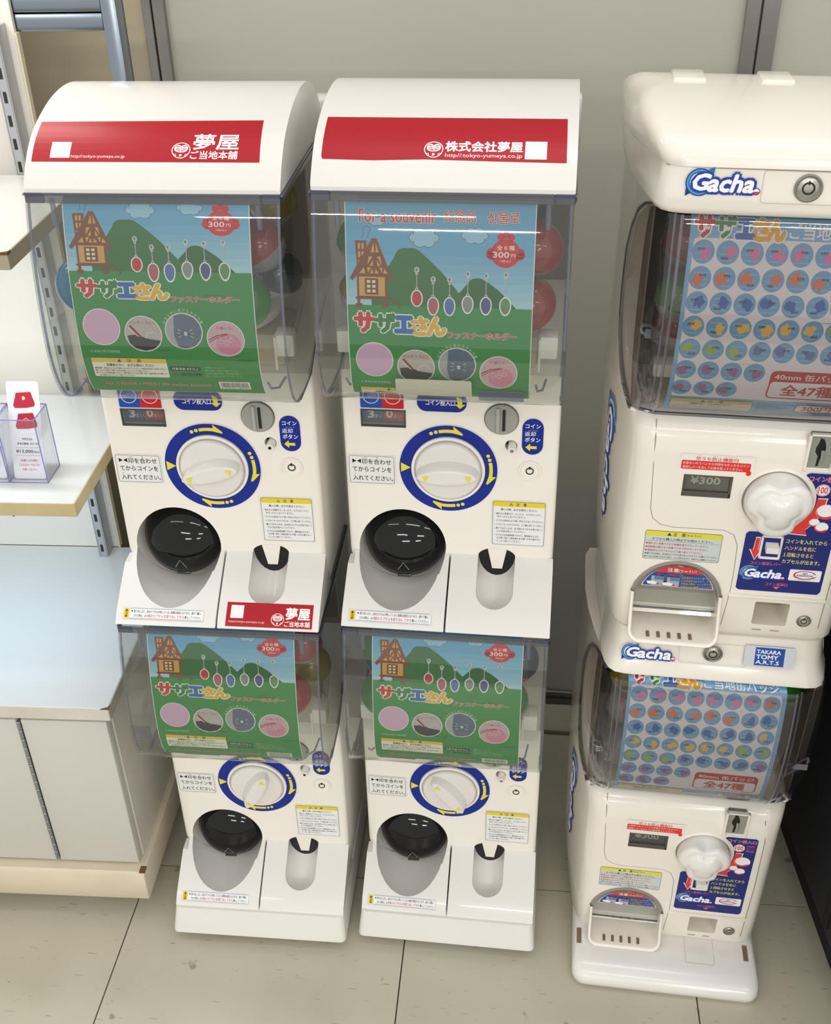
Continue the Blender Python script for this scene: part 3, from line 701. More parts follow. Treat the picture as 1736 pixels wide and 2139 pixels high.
    s.text('サ', .0095, .1480, .0265, .0225, 'c42b30', 7, .06, out=OL).text('ザ', .0340, .1485, .0260, .0235, '2a7a3e', 7, .06, out=OL).text('エ', .0590, .1515, .0225, .0195, '2860b0', 7, .07, out=OL).text('さ', .0785, .1520, .0250, .0185, 'e0aa30', 7, .06, out=OL).text('ん', .0975, .1520, .0250, .0210, 'e0aa30', 7, .06, out=OL)
    s.text('ファスナーホルダー', .1215, .1710, .0100, .0825, 'c02c34', 7, .03, out=('d9ddd0', .035))
    cs = ((.0315, .2105), (.0825, .2185), (.1330, .2140), (.1835, .2235))
    for i, (u, v) in enumerate(cs):
        s.disc(u, v, .0232, .0232, 'e2e0dc', 6, 40).disc(u, v, .0222, .0222, ('c9a4c0', 'b3aaa6', '9fa0a0', 'c0a3a8')[i], 7, 40)
    def clip(pts, i):
        u0, v0 = cs[i]; out = []
        for u, v in pts:
            d = math.hypot(u, v); k = min(1, .0220/max(d, 1e-9)); out.append((u0+u*k, v0+v*k))
        return out
    s.poly(clip([(-.0200, .0020), (-.008, .0005), (.004, .0055), (.022, .0085), (.020, .014), (.012, .020), (0, .022), (-.012, .0185), (-.019, .012)], 1), '202228', 8)
    s.line([(u+.0825, v+.2185) for u, v in ((-.0155, -.0105), (-.0035, .004))], .0030, '8e2028', 9).line([(u+.0825, v+.2185) for u, v in ((-.0175, -.0075), (-.0065, .003))], .0012, 'd6d2cc', 9)
    s.line([(u+.0825, v+.2185) for u, v in ((.002, .005), (.006, -.002), (.013, -.003), (.017, .002))], .0012, 'c4c4c8', 9)
    s.text('ペンケースに！', .0825-.0165, .2185-.0165, .0042, .031, 'b04858', 9, .01, rot=0)
    s.poly(clip([(-.0110, -.020), (0, -.022), (.013, -.0185), (.0205, -.010), (.0222, 0), (.020, .010), (.012, .0185), (0, .022), (-.0085, .0205), (-.0125, .006)], 2), '53647c', 8)
    s.line([(u+.1330, v+.2140) for u, v in ((-.012, .004), (.0218, .002))], .0007, '3b4a60', 9)
    for sx in (-1, 1):
        for a in (-30, 0, 30): s.line([(.1350+sx*.0065*math.cos(math.radians(a)), .2165+.0065*math.sin(math.radians(a))), (.1350+sx*.0105*math.cos(math.radians(a)), .2165+.0105*math.sin(math.radians(a)))], .0007, 'd8d070', 9)
    s.disc(.1350, .2170, .0022, .0025, 'd0d4d8', 9, 12).text('カバンに！', .1330, .2270, .0045, .019, 'b86070', 9, .01, 'c')
    # curved caption over the third circle
    cap = '好きな所に着けちゃおう！'
    for i, ch in enumerate(cap):
        a = math.radians(158-i*12.2); s.text(ch, .1330+.0262*math.cos(a), .2140-.0262*math.sin(a)-.0018, .0035, .0035, 'a8d0a4', 6, .005, 'c', rot=(math.degrees(a)-90))
    s.disc(.1835+.003, .2235+.006, .0150, .0140, 'c97f96', 8, 26).line([(u+.1835, v+.2235) for u, v in ((-.021, .001), (-.010, -.005), (.002, -.007))], .0014, '9c3038', 9).line([(u+.1835, v+.2235) for u, v in ((-.0205, .004), (-.009, -.003), (.004, -.0065))], .0010, '9c3038', 9)
    for du, dv in ((-.006, .003), (.001, .004), (.007, .001)): s.ring(.1835+du, .2235+dv, .0022, .0032, 'b8b6ba', 9, n=14).line([(.1835+du, .2235+dv-.003), (.1835+du-.001, .2235-.005)], .0008, 'b8b6ba', 9)
    s.text('巾着にも！', .1835, .2235-.0165, .0040, .021, 'c05868', 9, .01, 'c')
    s.text('© 長谷川町子美術館', .0125, .2405, .0042, .0370, 'a9d2a6', 6, .005)
    # caution box, pills, small print
    s.rect(.0105, .2520, .1065, .2810, '3f5a3c', 6, .0015).rect(.0111, .2526, .1059, .2804, 'e6e2d2', 7, .0012).rect(.0111, .2526, .1059, .2588, 'd8bc48', 8)
    s.poly([(.0440, .2580), (.0490, .2580), (.0465, .2532)], '3a3010', 9).text('注　意', .0560, .2535, .0045, .0180, '3a3010', 9, .02)
    s.text('保護者の方へ　必ずお読みください', .0290, .2602, .0042, .0600, '26241e', 9, .02)
    for i, t in enumerate(('●保護者：製品は小さなお子様に与えないでください。本商品は玩具ではありません。', '●カプセルを開ける際には手を怪我しないように注意ください。', '●カプセルは包装容器ですので、開封後は小さなお子様（特に３歳未満のお子様）の', '　手の届かないところへ捨ててください。')):
        s.text(t.strip('　'), .0135 if t[0] == '●' else .0170, .2658+i*.0036, .0027, min(.0900, .00235*len(t)), '3a372e', 9, .004)
    s.rect(.1080, .2630, .1475, .2695, '23352a', 6, .0032).text('対象年齢 8才以上', .1278, .2643, .0040, .0340, 'c8d8c4', 7, .01, 'c')
    s.text('発売元', .1100, .2735, .0028, .0075, '16301e', 7).text('株式会社夢屋', .1215, .2725, .0044, .0260, '16301e', 7, .02)
    for i, t in enumerate(('※画像はイメージです。', '　実際の商品とは異なる場合があります。', '※目動販売機の性質上、同じ商品が続けて', '　出ることがありますのでご了承ください。')): s.text(t.strip('　'), .1520, .2625+i*.0042, .0026, .0024*len(t.strip('　')), '9cc89a', 7)
    s.text('ALL 6 KINDS 1 PIECE / 300 yen(tax included)', .0200, .2870, .0062, .1350, 'c4504a', 8, .03, out=('dcd0b8', .03))
    s.rect(.1660, .2840, .2050, .2960, 'e4e4dc', 6)
    u = .1680; rr = random.Random(2)
    while u < .2030:
        w = rr.choice((.0003, .0005, .0008)); s.rect(u, .2850, u+w, .2925, '2a2a2a', 7); u += w+rr.choice((.0004, .0006))
    s.text('4 582302 285559', .1675, .2930, .0024, .036, '2a2a2a', 7)
    K = [(0, 0), (.050, .039), (.1395, .108), (.148, .119), (.181, .143), (.187, .152), (.234, .199), (.2405, .205), (.252, .215), (.281, .244), (.287, .253), (.296, .262), (.305, .272)]
    def wv(v):
        for (a, b), (c, d) in zip(K, K[1:]):
            if v <= c: return b+(v-a)*(d-b)/(c-a)
        return .272
    s.items = [([(p[0], wv(p[1])*(1-mix)+mix*p[1]) for p in V], F, c, l) for V, F, c, l in s.items]
    return s
CP = charm_poster(); WCU = Curve2(WC)
_in = []
for t_ in [WCU.L*i/40 for i in range(41)]:
    p_, n_ = WCU.at(t_)
    if p_.y < .636: _in.append((p_.x-n_.x*.0062, p_.y-n_.y*.0062))
PC = Curve2([(.034, .6385), (.022, .6392), (.0135, .6385), (.0085, .6360)]+_in)      # paper bent back under the hood at its top
def put(o, m, label, cat='poster', group=None):
    """stand a loose thing in the same place and direction as the machine it sits in"""
    o.location = m.location; o.rotation_euler = m.rotation_euler; tag(o, label, cat, group); return o
p1 = CP.bake('poster', along(PC, -.1090, .0045, 0), None, cuts=(-.01, .31, .006))
def back_sheet(o, d=.0004):
    return o
p1.location = mach['1U'].location; p1.rotation_euler = mach['1U'].rotation_euler
put(p1, mach['1U'], 'green and blue souvenir poster in the window of the upper left machine')
for k, lb, dx, s0 in (('1L', 'green and blue souvenir poster in the window of the lower left machine', 0, .002), ('2L', 'green and blue souvenir poster in the window of the lower middle machine', .002, .002)):
    q = CP.bake('poster', along(PC, -.109+dx, .0000-s0*.5, 0), None, cuts=(-.01, .31, .006)); put(q, mach[k], lb)
# slipped poster, lower and nearly flat behind the window
FL = Curve2(catmull([(.008, .632), (.003, .60), (-.004, .56), (-.012, .50), (-.015, .45), (-.012, .41), (.002, .387), (.03, .379), (.09, .378)], 4))
q = charm_poster(.5).bake('poster', along(FL, -.1135, 0, -.0), None, cuts=(-.01, .31, .006))
put(q, mach['2U'], 'slipped souvenir poster with its top line of red words showing, upper middle machine')
sl = Sheet().rect(0, 0, .0940, .0330, 'd6d2c0', 1, .003).bake('paper_strip', along(WCU, -.0560, .2270, -.0030), None, cuts=(-.01, .31, .006))
put(sl, mach['2U'], 'cream paper strip at the foot of the upper middle window', 'paper')
tb = MB().box(.046, .102, -.0125, -.0105, .388, .402, .001, 1)
tb.build('window_tab', EDGE, mach['2U'])

# ---- capsules in the hoppers
def capmats(n, tint, body): return clear('capsule_'+n, tint, .8, .06, .34, body)
CM = {'blue': capmats('blue', '52b0d8', '2f9cc8'), 'red': capmats('red', 'd84a3c', 'd0382c'), 'green': capmats('green', '5cc860', '3cae48'), 'yellow': capmats('yellow', 'd8c850', 'b8a830'),
      'navy': capmats('navy', '2c5a6c', '224a60'), 'clear': capmats('clear', 'e8e8ec', 'd8d8dc')}
_cap = {}
def capsule(m, col, x, y, z, r=.033, label='', rot=(.6, .3, 0), bottom='clear'):
    if (col, bottom) not in _cap:
        t = new_ob('capsule', None)
        h = [(math.cos(a), math.sin(a)) for a in [PI/2*i/10 for i in range(11)]]
        a = MB().lathe([(1, -.10), (1.02, -.10), (1.02, .0)]+[(c+1e-4, s_) for c, s_ in h], 28, axis='z').mesh('capsule_top', CM[col], 50)
        b = MB().lathe([(c*.97+1e-4, -s_) for c, s_ in reversed(h)], 28, axis='z').mesh('capsule_bottom', CM[bottom], 50)
        c = MB().box(-.35, .3, -.12, .15, -.5, .4, .05, 1).box(-.1, .4, -.3, -.2, -.3, .5, .03, 1).mesh('folded_leaflet', mat('leaflet', 'b9b6ae', .6))
        _cap[(col, bottom)] = (a, b, c)
        bpy.data.objects.remove(t)
    a, b, c = _cap[(col, bottom)]
    t = thing('capsule', label, 'capsule', group='capsules behind the windows')
    t.matrix_world = m.matrix_basis @ Matrix.Translation((x, y, z)) @ Matrix.Rotation(rot[2], 4, 'Z') @ Matrix.Rotation(rot[0], 4, 'X') @ Matrix.Rotation(rot[1], 4, 'Y') @ Matrix.Scale(r, 4)
    new_ob('capsule_top', a, t); new_ob('capsule_bottom', b, t); new_ob('leaflet', c, t)
    return t
bpy.context.view_layer.update()
A_CAPS = [
 ('1U', 'blue', -.1150, .030, .520, 'clear blue capsule left of the poster in the upper left machine', (.9, .9, 0)),
 ('1U', 'yellow', .112, .125, .600, 'yellow capsule at the top right of the upper left machine', (.3, .2, 0)),
 ('1U', 'red', .102, .075, .557, 'red capsule right of the poster in the upper left machine', (.3, -.5, 0)),
 ('1U', 'navy', .112, .118, .505, 'dark blue capsule at the back right of the upper left machine', (.3, .4, 0)),
 ('1U', 'green', .086, .035, .500, 'green capsule low beside the poster edge, upper left machine', (1.2, .6, 0)),
 ('2U', 'red', .108, .055, .561, 'upper of two red capsules right of the slipped poster', (.5, .3, 0)),
 ('2U', 'red', .103, .045, .4935, 'lower of two red capsules right of the slipped poster', (.9, -.4, 0)),
 ('2U', 'navy', .095, .125, .600, 'dark teal capsule above the red pair, upper middle machine', (.5, .3, 0)),
 ('2U', 'green', -.105, .078, .558, 'green capsule peeking left of the slipped poster', (.2, .1, 0)),
 ('2U', 'yellow', -.108, .086, .4875, 'yellow green capsule low left of the slipped poster', (.2, .4, 0)),
 ('2U', 'green', .02, .10, .600, 'dark green capsule above the top edge of the slipped poster', (.2, .4, 0)),
 ('1L', 'green', -.102, .050, .522, 'green capsule left of the poster in the lower left machine', (.2, .9, 0)),
 ('1L', 'red', -.098, .072, .590, 'red capsule in the top left corner of the lower left machine', (.2, .4, 0)),
 ('1L', 'red', .088, .040, .487, 'orange red capsule beside the poster edge, lower left machine', (.8, .4, 0)),
 ('1L', 'red', .106, .066, .570, 'red capsule in the top right of the lower left machine', (.2, .1, 0)),
 ('1L', 'yellow', .108, .110, .490, 'yellow capsule at the back right of the lower left machine', (.4, .4, 0)),
 ('1L', 'yellow', .050, .125, .575, 'yellow capsule behind the poster top, lower left machine', (.4, .1, 0)),
 ('2L', 'green', -.100, .060, .562, 'upper green capsule left of the poster in the lower middle machine', (.4, .2, 0)),
 ('2L', 'blue', -.106, .100, .505, 'blue capsule between two greens in the lower middle machine', (.4, .6, 0)),
 ('2L', 'green', -.102, .036, .487, 'large green capsule low left in the lower middle machine', (.7, .5, 0)),
 ('2L', 'navy', .105, .052, .560, 'dark blue capsule right of the poster in the lower middle machine', (.2, .2, 0)),
 ('2L', 'red', .098, .110, .500, 'red capsule behind the right edge of the lower middle poster', (.1, .3, 0)),
 ('2L', 'green', .092, .040, .488, 'green capsule low right in the lower middle machine', (.5, .2, 0)),
 ('2L', 'yellow', .104, .155, .565, 'yellow capsule in the back right corner of the lower middle machine', (.5, .5, 0)),
]
for k, c, x, y, z, lb, rt in A_CAPS:
    capsule(mach[k], c, x, y, z, .0335, lb, rt)
# ================================================================== rotary capsule machines with drum windows (type two, right-hand stack)
L3 = .0159929; M3 = (.37764692, -.06956001, -.00886476)
IV = IVORY
FY = .0795
F3 = lambda x0, z0, y0=FY-.0003: plane(x0, z0, y0, -.012, .27)
f3y = lambda z: FY-.012*(z-.27)
def half(yf, wf, yb=.385, dx=0, k=1):
    q = min(1, (yb-yf)/.30)
    return [(wf-.026, yf), (wf-.012, yf+.0025*q), (wf-.003, yf+.010*q), (wf+.003, yf+.024*q), (wf+.010, yf+.055*q), (.172*k, yf+.12*q), (.179*k, yf+.20*q), (.178*k, yb-.02*q), (.170*k, yb)]
def ring3(z, yf, wf=.150, yb=.385, k=1):
    h = half(yf, wf, yb, k=k); return [(x, y, z) for x, y in h]+[(-x, y, z) for x, y in reversed(h)]
def arch(x0, x1, z0, z1, n=18):
    r = (x1-x0)/2; cx = (x0+x1)/2; out = [(x0, z0)]
    for i in range(n+1):
        a = PI-PI*i/n; out.append((cx+r*math.cos(a), z1-r+r*math.sin(a)))
    out.append((x1, z0)); return out
def yprism(outline, y0, y1, bev=0):
    m = MB(); a = [m.bm.verts.new((x, y0, z)) for x, z in outline]; b = [m.bm.verts.new((x, y1, z)) for x, z in outline]
    n = len(outline); fa = m.bm.faces.new(a); fb = m.bm.faces.new(b[::-1])
    for i in range(n): m.bm.faces.new((a[i], b[i], b[(i+1) % n], a[(i+1) % n]))
    if bev: bmesh.ops.bevel(m.bm, geom=list(fa.edges), offset=bev, segments=3, profile=.5, affect='EDGES')
    return m
NAVY2, RED3, PINK = '1b2470', 'd6302c', 'e0707c'
def gacha(s, u, v, w, h, lay=2, halo='ececf0', ink='1d3c9c'):
    """swirl-G word logo"""
    r = h*.50; cx = u+r*1.0; cy = v+h*.52
    s.ring(cx, cy, r*.55, r*1.08, halo, lay, 0, 360, 30) if halo != 'ececf0' else None
    s.ring(cx, cy, r*.70, r*1.02, '1f6fae', lay+1, 40, 330, 30).ring(cx, cy, r*.84, r*.90, '6fb0d8', lay+2, 60, 300, 24).ring(cx, cy, r*.98, r*1.04, '14317a', lay+2, 30, 320, 24)
    s.poly([(cx+r*.5, cy-r*.95), (cx+r*1.0, cy-r*1.12), (cx+r*.95, cy-r*.55)], '1f6fae', lay+1).poly([(cx-r*.55, cy+r*.8), (cx-r*.95, cy+r*1.05), (cx-r*.95, cy+r*.4)], '14317a', lay+1)
    s.text('G', u+w*.075, v+h*.22, h*.58, w*.20, 'f4f4f6', lay+5, .05, 'l', .25, out=(ink, .10))
    s.text('acha', u+w*.29, v+h*.22, h*.62, w*.59, 'f4f4f6', lay+5, .045, 'l', .22, out=(ink, .11))
    s.disc(u+w*.935, v+h*.80, h*.135, h*.135, ink, lay+3, 18).disc(u+w*.935, v+h*.80, h*.105, h*.105, 'f2f2f2', lay+6, 18).ring(u+w*.935, v+h*.80, 0.00001, h*.105, 'd8383c', lay+7, 180, 360, 14)
def lock3(parent, x, y, z, r=.0135, ang=0):
    l = MB().lathe([(r, -.001), (r, .0012), (r*.90, .0022), (r*.78, .0005), (r*.78, -.003)], 30).build('key_lock', mat('lock_grey', '8c8880', .3, metal=.5), parent, (x, y, z))
    MB().lathe([(r*.74, -.002), (r*.74, .0), (r*.60, .0012), (.0001, .0012)], 30).build('lock_face', LOCKM, l)
    MB().lathe([(r*.46, .001), (r*.46, .0016), (r*.34, .0016), (r*.34, .001)], 26).build('lock_ring', DARK, l)
    MB().box(-.0008, .0008, -.0020, -.001, r*.25, r*.55).build('lock_notch', DARK, l)
    return l
# profiles of the drum window: front rim (y,z) and the outline where it meets the body side
Z3 = [.376, .384, .396, .415, .44, .47, .50, .53, .56, .59, .615, .630, .640, .645]
FR = dict(zip(Z3, [.105, .092, .080, .066, .054, .047, .0435, .042, .0425, .045, .049, .052, .054, .056]))
SO = dict(zip(Z3, [.115, .140, .160, .178, .192, .200, .204, .204, .200, .188, .170, .145, .115, .085]))
XL, XR = -.128, .112       # the flat middle of the window
WC3 = Curve2([(FR[z], z) for z in reversed(Z3)])
def xplan(y):    # half width of the body at depth y, in the window region
    P = [(.079, .148), (.090, .154), (.105, .1575), (.135, .162), (.20, .1772), (.28, .1845), (.365, .1835), (.385, .176)]
    for (a, b), (c, d) in zip(P, P[1:]):
        if y <= c: return b+(y-a)*(d-b)/(c-a)
    return P[-1][1]
def body3(parent, upper):
    z0 = .040
    rings = [ring3(z0-.002, f3y(z0)+.010, .142, k=.94), ring3(z0+.003, f3y(z0)+.003, .148, k=.96), ring3(z0+.010, f3y(z0), .150, k=.97)]
    for z in (.10, .16, .22, .28, .325): rings.append(ring3(z, f3y(z), .150, k=.97+.06*min(1, z/.3)))
    rings += [ring3(.345, f3y(.34)+.002, .151, k=1.03), ring3(.358, f3y(.35)+.006, .152, k=1.03), ring3(.368, f3y(.35)+.013, .153, k=1.03), ring3(.375, f3y(.35)+.024, .154, k=1.03)]
    m = MB(); m.loft(rings)
    body = m.build('body', IV, parent, ang=40)
    rings = []
    for z in [.372]+Z3[:-1]+[.6455]:
        y0 = SO[min(Z3, key=lambda q: abs(q-z))]-.005
        pts = [(xplan(y0+(.385-y0)*t), y0+(.385-y0)*t) for t in (0, .08, .18, .3, .45, .62, .8, .93, 1)]
        pts = [(pts[0][0]-.004, y0)]+[(pts[0][0], y0+.003)]+pts[1:]
        rings.append([(x, y, z) for x, y in pts]+[(-x, y, z) for x, y in reversed(pts)])
    col = MB().loft(rings).build('column', IV, parent, ang=45)
    cut(col, [MB().box(-.158, .158, .0, .33, .378, .640)])
    for sx in (-1, 1): MB().box(min(sx*.1575, sx*.1555), max(sx*.1575, sx*.1555), .118, .328, .380, .640).build('hopper_wall', mat('hopper_taupe', '7d7062', .5), parent)
    cut(body, [yprism(arch(-.1265, -.0135, .0480, .1580), .05, .165), MB().box(.0375, .0840, .05, .135, .0655, .1050, .002, 1), MB().box(.0640, .0925, .05, .100, .3225, .3680, .001, 1),
               MB().box(.0305, .0535, .05, .110, .1815, .2125, .002, 1), MB().box(-.0825, -.0235, .07, .088, .2705, .3005, .002, 1)])
    # seams of the front door
    sm = mat('seam_shadow', '8f877a', .6)
    P = [(-.126, .372), (-.1255, .35), (-.124, .313), (-.120, .245), (-.116, .231), (-.104, .2215), (-.088, .2185), (-.022, .219), (-.008, .2125), (-.001, .196), (.001, .150), (.001, .117), (-.003, .060)]
    MB().tube([(x, f3y(z)+.0002+(.006 if z > .35 else .002 if z > .34 else 0)+(.009 if z > .37 else 0), z) for x, z in P], .00055, 5).build('door_seam', sm, body)
    MB().tube([(x, f3y(z)+.0002+(.003 if z > .35 else 0), z) for x, z in ((.122, .355), (.128, .31), (.130, .20), (.1275, .066))], .00055, 5).build('door_seam', sm, body)
    return body
def window3(parent):
    m = MB(); rows = []
    for z in Z3:
        f, o = FR[z], SO[z]
        k = .82 if (o-f) > .03 else .5
        r = []
        for sx, xi in ((-1, XL), (1, XR)):
            xo = xplan(o)+.0005
            q = [(sx*xo, o, z), (sx*(xo+.003), o*.7+f*.3+.004, z), (sx*(xo-.006), o*.38+f*.62+.003, z), (xi+sx*.018, f+.012*k, z), (xi+sx*.006, f+.002, z), (xi, f, z)]
            r.append(q)
        rows.append(r[0]+[(-.06, f, z), (.0, f, z), (.06, f, z)]+r[1][::-1])
    V = [[m.bm.verts.new(p) for p in r] for r in rows]
    for i in range(len(V)-1):
        for j in range(len(V[0])-1): m.bm.faces.new((V[i][j], V[i][j+1], V[i+1][j+1], V[i+1][j]))
    w = m.build('window', CLEAR3, parent, ang=50)
    for xi, sx in ((XL, -1), (XR, 1)):
        MB().tube([(xi+sx*.003, FR[z]+.001, z) for z in Z3], .0020, 6).build('window_rib', EDGEC, w)
        MB().tube([(xi+sx*.010, FR[z]+.006, z) for z in Z3], .0016, 6).build('window_rib', EDGEC, w)
        MB().tube([(sx*(xplan(SO[z])+.0005), SO[z]-.002, z) for z in Z3], .0028, 6).build('window_gasket', EDGEG, w)
        # moulded latch loop on the side
        pts = [(xi+sx*.010, FR[.50]+.005, .507), (sx*.150, .068, .508), (sx*.158, .074, .506), (sx*.160, .076, .501), (sx*.158, .074, .496), (sx*.150, .068, .494), (xi+sx*.010, FR[.50]+.005, .493)]
        MB().tube(pts, .0022, 7, True).build('window_latch', EDGEC, w)
        MB().box(min(xi+sx*.012, sx*.156), max(xi+sx*.012, sx*.156), .060, .062, .495, .506, .0005, 1).build('window_latch', EDGEC, w)
        MB().tube([(xi+sx*.024, .100, .382), (xi+sx*.022, .088, .395), (xi+sx*.023, .084, .415)], .0028, 7).build('window_rib', EDGEC, w)
    MB().tube([(-.152, .112, .3765), (-.14, .106, .3755), (XL, .102, .3755), (XR, .102, .3755), (.14, .106, .3755), (.152, .112, .3765)], .0022, 6).build('window_gasket', EDGEG, w)
    # works inside
    wk = MB().lathe([(.100, 0), (.100, .010), (.085, .014), (.0001, .016)], 32, axis='z', c=(0, .210, .405)).build('dispenser_wheel', mat('works_grey', 'a9a39a', .4), parent)
    MB().box(-.135, -.105, .12, .15, .416, .434, .003, 2).build('wheel_bracket', CREAM, wk)
    MB().box(-.157, .157, .326, .331, .378, .640).build('hopper_back', mat('hopper_brown', '3a342b', .5), parent)
    return w
def knob3(parent, ang):
    z = .272; x = .0360; y = f3y(z)
    MB().lathe([(.0475, -.001), (.0475, .001), (.0440, .0032), (.0425, .0012), (.0425, -.002)], 48).build('knob_plate', IV, parent, (x, y, z))
    def mod(a, r, h):
        if h < .006 or r < .006: return 1
        t = (a-math.radians(90)); c = math.cos(3*t)      # hollows at 90, 210, 330 degrees
        g = max(0, c)**1.5; k = min(1, (h-.005)/.01)*min(1, r/.03)
        return 1-.26*g*k+.05*max(0, -c)*k
    kb = new_ob('knob', MB().lathe([(.0412, .0), (.0412, .0045), (.0415, .008), (.0415, .020), (.0400, .0245), (.0370, .0275), (.032, .0285), (.0285, .0285), (.0265, .0295), (.0235, .033), (.018, .0362), (.011, .0382), (.005, .039), (.0001, .0392)], 72, mod=mod).mesh('knob', WHITE, 50), parent, (x, y, z), (0, math.radians(ang), 0))
    MB().lathe([(.0414, -.001), (.0414, .001), (.0424, .001), (.0424, -.001)], 48).build('knob_seam', mat('seam_shadow', '8f877a'), kb)
    return kb
def fronts3(parent):
    # anti-jam notice
    s = Sheet().rect(0, 0, .0925, .0230, 'e9e3da', 1, .003).disc(.0865, .0245, .0042, .0042, 'e9e3da', 1, 20)
    s.text('空うち防止機能付', .0190, .0035, .0055, .0530, 'c83a36', 3, .02).text('から　　　　ぼうし　きのうつき', .020, .0012, .0015, .0500, 'd87068', 3)
    s.rect(.0015, .0095, .0880, .0225, RED3, 2, .002).text('お金をいれてハンドルが回せなかったらコイン', .0035, .0112, .0040, .082, 'f2dcd8', 4, .01).text('返却レバーをおしてお金を取ってください。', .0035, .0170, .0040, .075, 'f2dcd8', 4, .01)
    s.disc(.0865, .0245, .0032, .0032, RED3, 3, 20)
    s.bake('notice_sticker', F3(-.0910, .3325), parent, label='red and white anti-jam notice')
    # price window
    MB().box(-.0822, -.0238, f3y(.285)+.0055, f3y(.285)+.0085, .2708, .3002).build('price_card', mat('price_card', '262624', .5), parent)
    Sheet().text('¥300', .0085, .0040, .0105, .0375, 'c9c7c2', 1, .035).bake('price_lettering', plane(-.0825, .3000, f3y(.285)+.0053), parent)
    fr = MB()
    for a in ((-.084, -.0815, .2692, .3018), (-.0255, -.022, .2692, .3018), (-.084, -.022, .3000, .3018), (-.084, -.022, .2692, .2770)): fr.box(a[0], a[1], f3y(.285)-.0012, f3y(.285)+.004, a[2], a[3], .0006, 1)
    fr.build('price_frame', mat('price_frame', '4b4844', .25), parent)
    MB().box(-.082, -.0235, f3y(.285)+.0016, f3y(.285)+.0024, .2765, .3005).build('price_pane', CLEAR, parent)
    # yellow-headed caution label
    s = Sheet().rect(0, 0, .1010, .0465, '4c5a58', 1, .003).rect(.0006, .0006, .1004, .0459, 'c9cfcc', 2, .003).rect(.0006, .0006, .1004, .0082, 'dcd43c', 3, .002)
    s.poly([(.0285, .0070), (.0345, .0070), (.0315, .0018)], '2a2a1a', 4).text('注　意', .0365, .0018, .0056, .0160, '2a2a1a', 4, .02).text('（ちゅうい）', .0530, .0026, .0042, .0200, '2a2a1a', 4, .01)
    s.text('カプセル購入の際必ずお読みください。', .0095, .0110, .0040, .0800, '2a2a2a', 4, .012).line([(.001, .0165), (.100, .0165)], .0004, '59605e', 3)
    for i, t in enumerate(('揺れると危険ですので本機を揺すらないでください。', '透明板は破れると危険ですので叩かないでください。', '使用済みのカプセルはゴミ箱へ捨ててください。')):
        s.disc(.0035, .0207+i*.0058, .0013, .0013, 'b8244a', 4, 10).text(t, .0055, .0188+i*.0058, .0037, .0033*len(t), 'b8244a', 4, .008)
    for i, t in enumerate(('開けて出す時は、必ず前のカプセルを取り出してからコインを購入してください。', 'カプセルを取り出せない時は、ムリに取り出さず、お店の人に連絡してください。')):
        s.disc(.0033, .0376+i*.0050, .0010, .0010, '2a2a2a', 4, 10).text(t, .0050, .0360+i*.0050, .0031, .0940, '2a2a2a', 4, .006)
    s.bake('caution_sticker', F3(-.1225, .2115), parent, label='grey caution sticker with yellow heading')
    # coin entry with its plate
    MB().box(.0605, .0965, f3y(.345)-.0035, f3y(.345)+.004, .3185, .3205, .0008, 1).box(.0605, .0635, f3y(.345)-.0035, f3y(.345)+.004, .3185, .3715, .0008, 1).box(.0930, .0965, f3y(.345)-.0035, f3y(.345)+.004, .3185, .3715, .0008, 1).box(.0605, .0965, f3y(.345)-.0035, f3y(.345)+.004, .3690, .3715, .0008, 1).build('coin_slot_frame', IV, parent)
    cp = MB().box(.0635, .0930, f3y(.345)+.0015, f3y(.345)+.004, .3200, .3695).build('coin_slot', mat('slot_green', '8b8f84', .35), parent)
    s = Sheet(); pts = [(.0085, .004), (.0125, .006), (.0150, .013), (.0160, .019), (.0150, .025), (.0120, .030), (.0115, .043), (.0085, .045), (.0090, .030), (.0055, .024), (.0055, .018), (.0075, .011)]
    s.poly([(x*1.15, y) for x, y in pts], '15140f', 1)
    s.bake('coin_opening', plane(.0650, .3690, f3y(.345)+.0012), cp)
    MB().tube([(.080, f3y(.345)+.0008, .3480), (.0805, f3y(.345)-.001, .338), (.0795, f3y(.345)+.0008, .3280)], .0022, 6).build('slot_guide', mat('slot_green', '8b8f84'), cp)
    # blue instruction panel
    B = lambda x, z: (x-.007, .316-z)
    arcp = [(.0360+.0495*math.cos(math.radians(a)), .272+.0495*math.sin(math.radians(a))) for a in range(52, -53, -7)]
    out = [(.0680, .3135), (.0720, .3150), (.1150, .3150), (.1185, .3120), (.1185, .1290), (.1150, .1240), (.0110, .1240), (.0070, .1275), (.0070, .2165), (.0105, .2205), (.0540, .2210)]+[p for p in reversed(arcp)]
    cx = sum(p[0] for p in out)/len(out); cz = sum(p[1] for p in out)/len(out)
    s = Sheet().poly([(B(cx+(x-cx)*1.022, cz+(z-cz)*1.014)) for x, z in out], 'e6e4e6', 1).poly([B(x, z) for x, z in out], NAVY2, 2)
    s.text('コイン投入口', *B(.0715, .3105), .0075, .0445, 'e4485a', 4, .02, out=('f0d8dc', .02))
    s.disc(*B(.0910, .2905), .0088, .0088, 'f0ece8', 3, 28).ring(*B(.0910, .2905), .0072, .0078, 'd83a3c', 4, n=28).text('100', *B(.0852, .2955), .0095, .0115, 'd83a3c', 5, .02)
    for i, t in enumerate(('100円', 'コイン', '専用')): s.text(t, *B(.1020, .2985-i*.0058), .0042, .0125, 'e4687a', 4, .01)
    ar = [(.0870, .2770), (.0985, .2775), (.0970, .2620), (.0915, .2450), (.0830, .2320), (.0800, .2290), (.0835, .2205), (.0590, .2215), (.0640, .2300), (.0700, .2370), (.0770, .2460), (.0835, .2570), (.0860, .2660)]
    ac = (.080, .248)
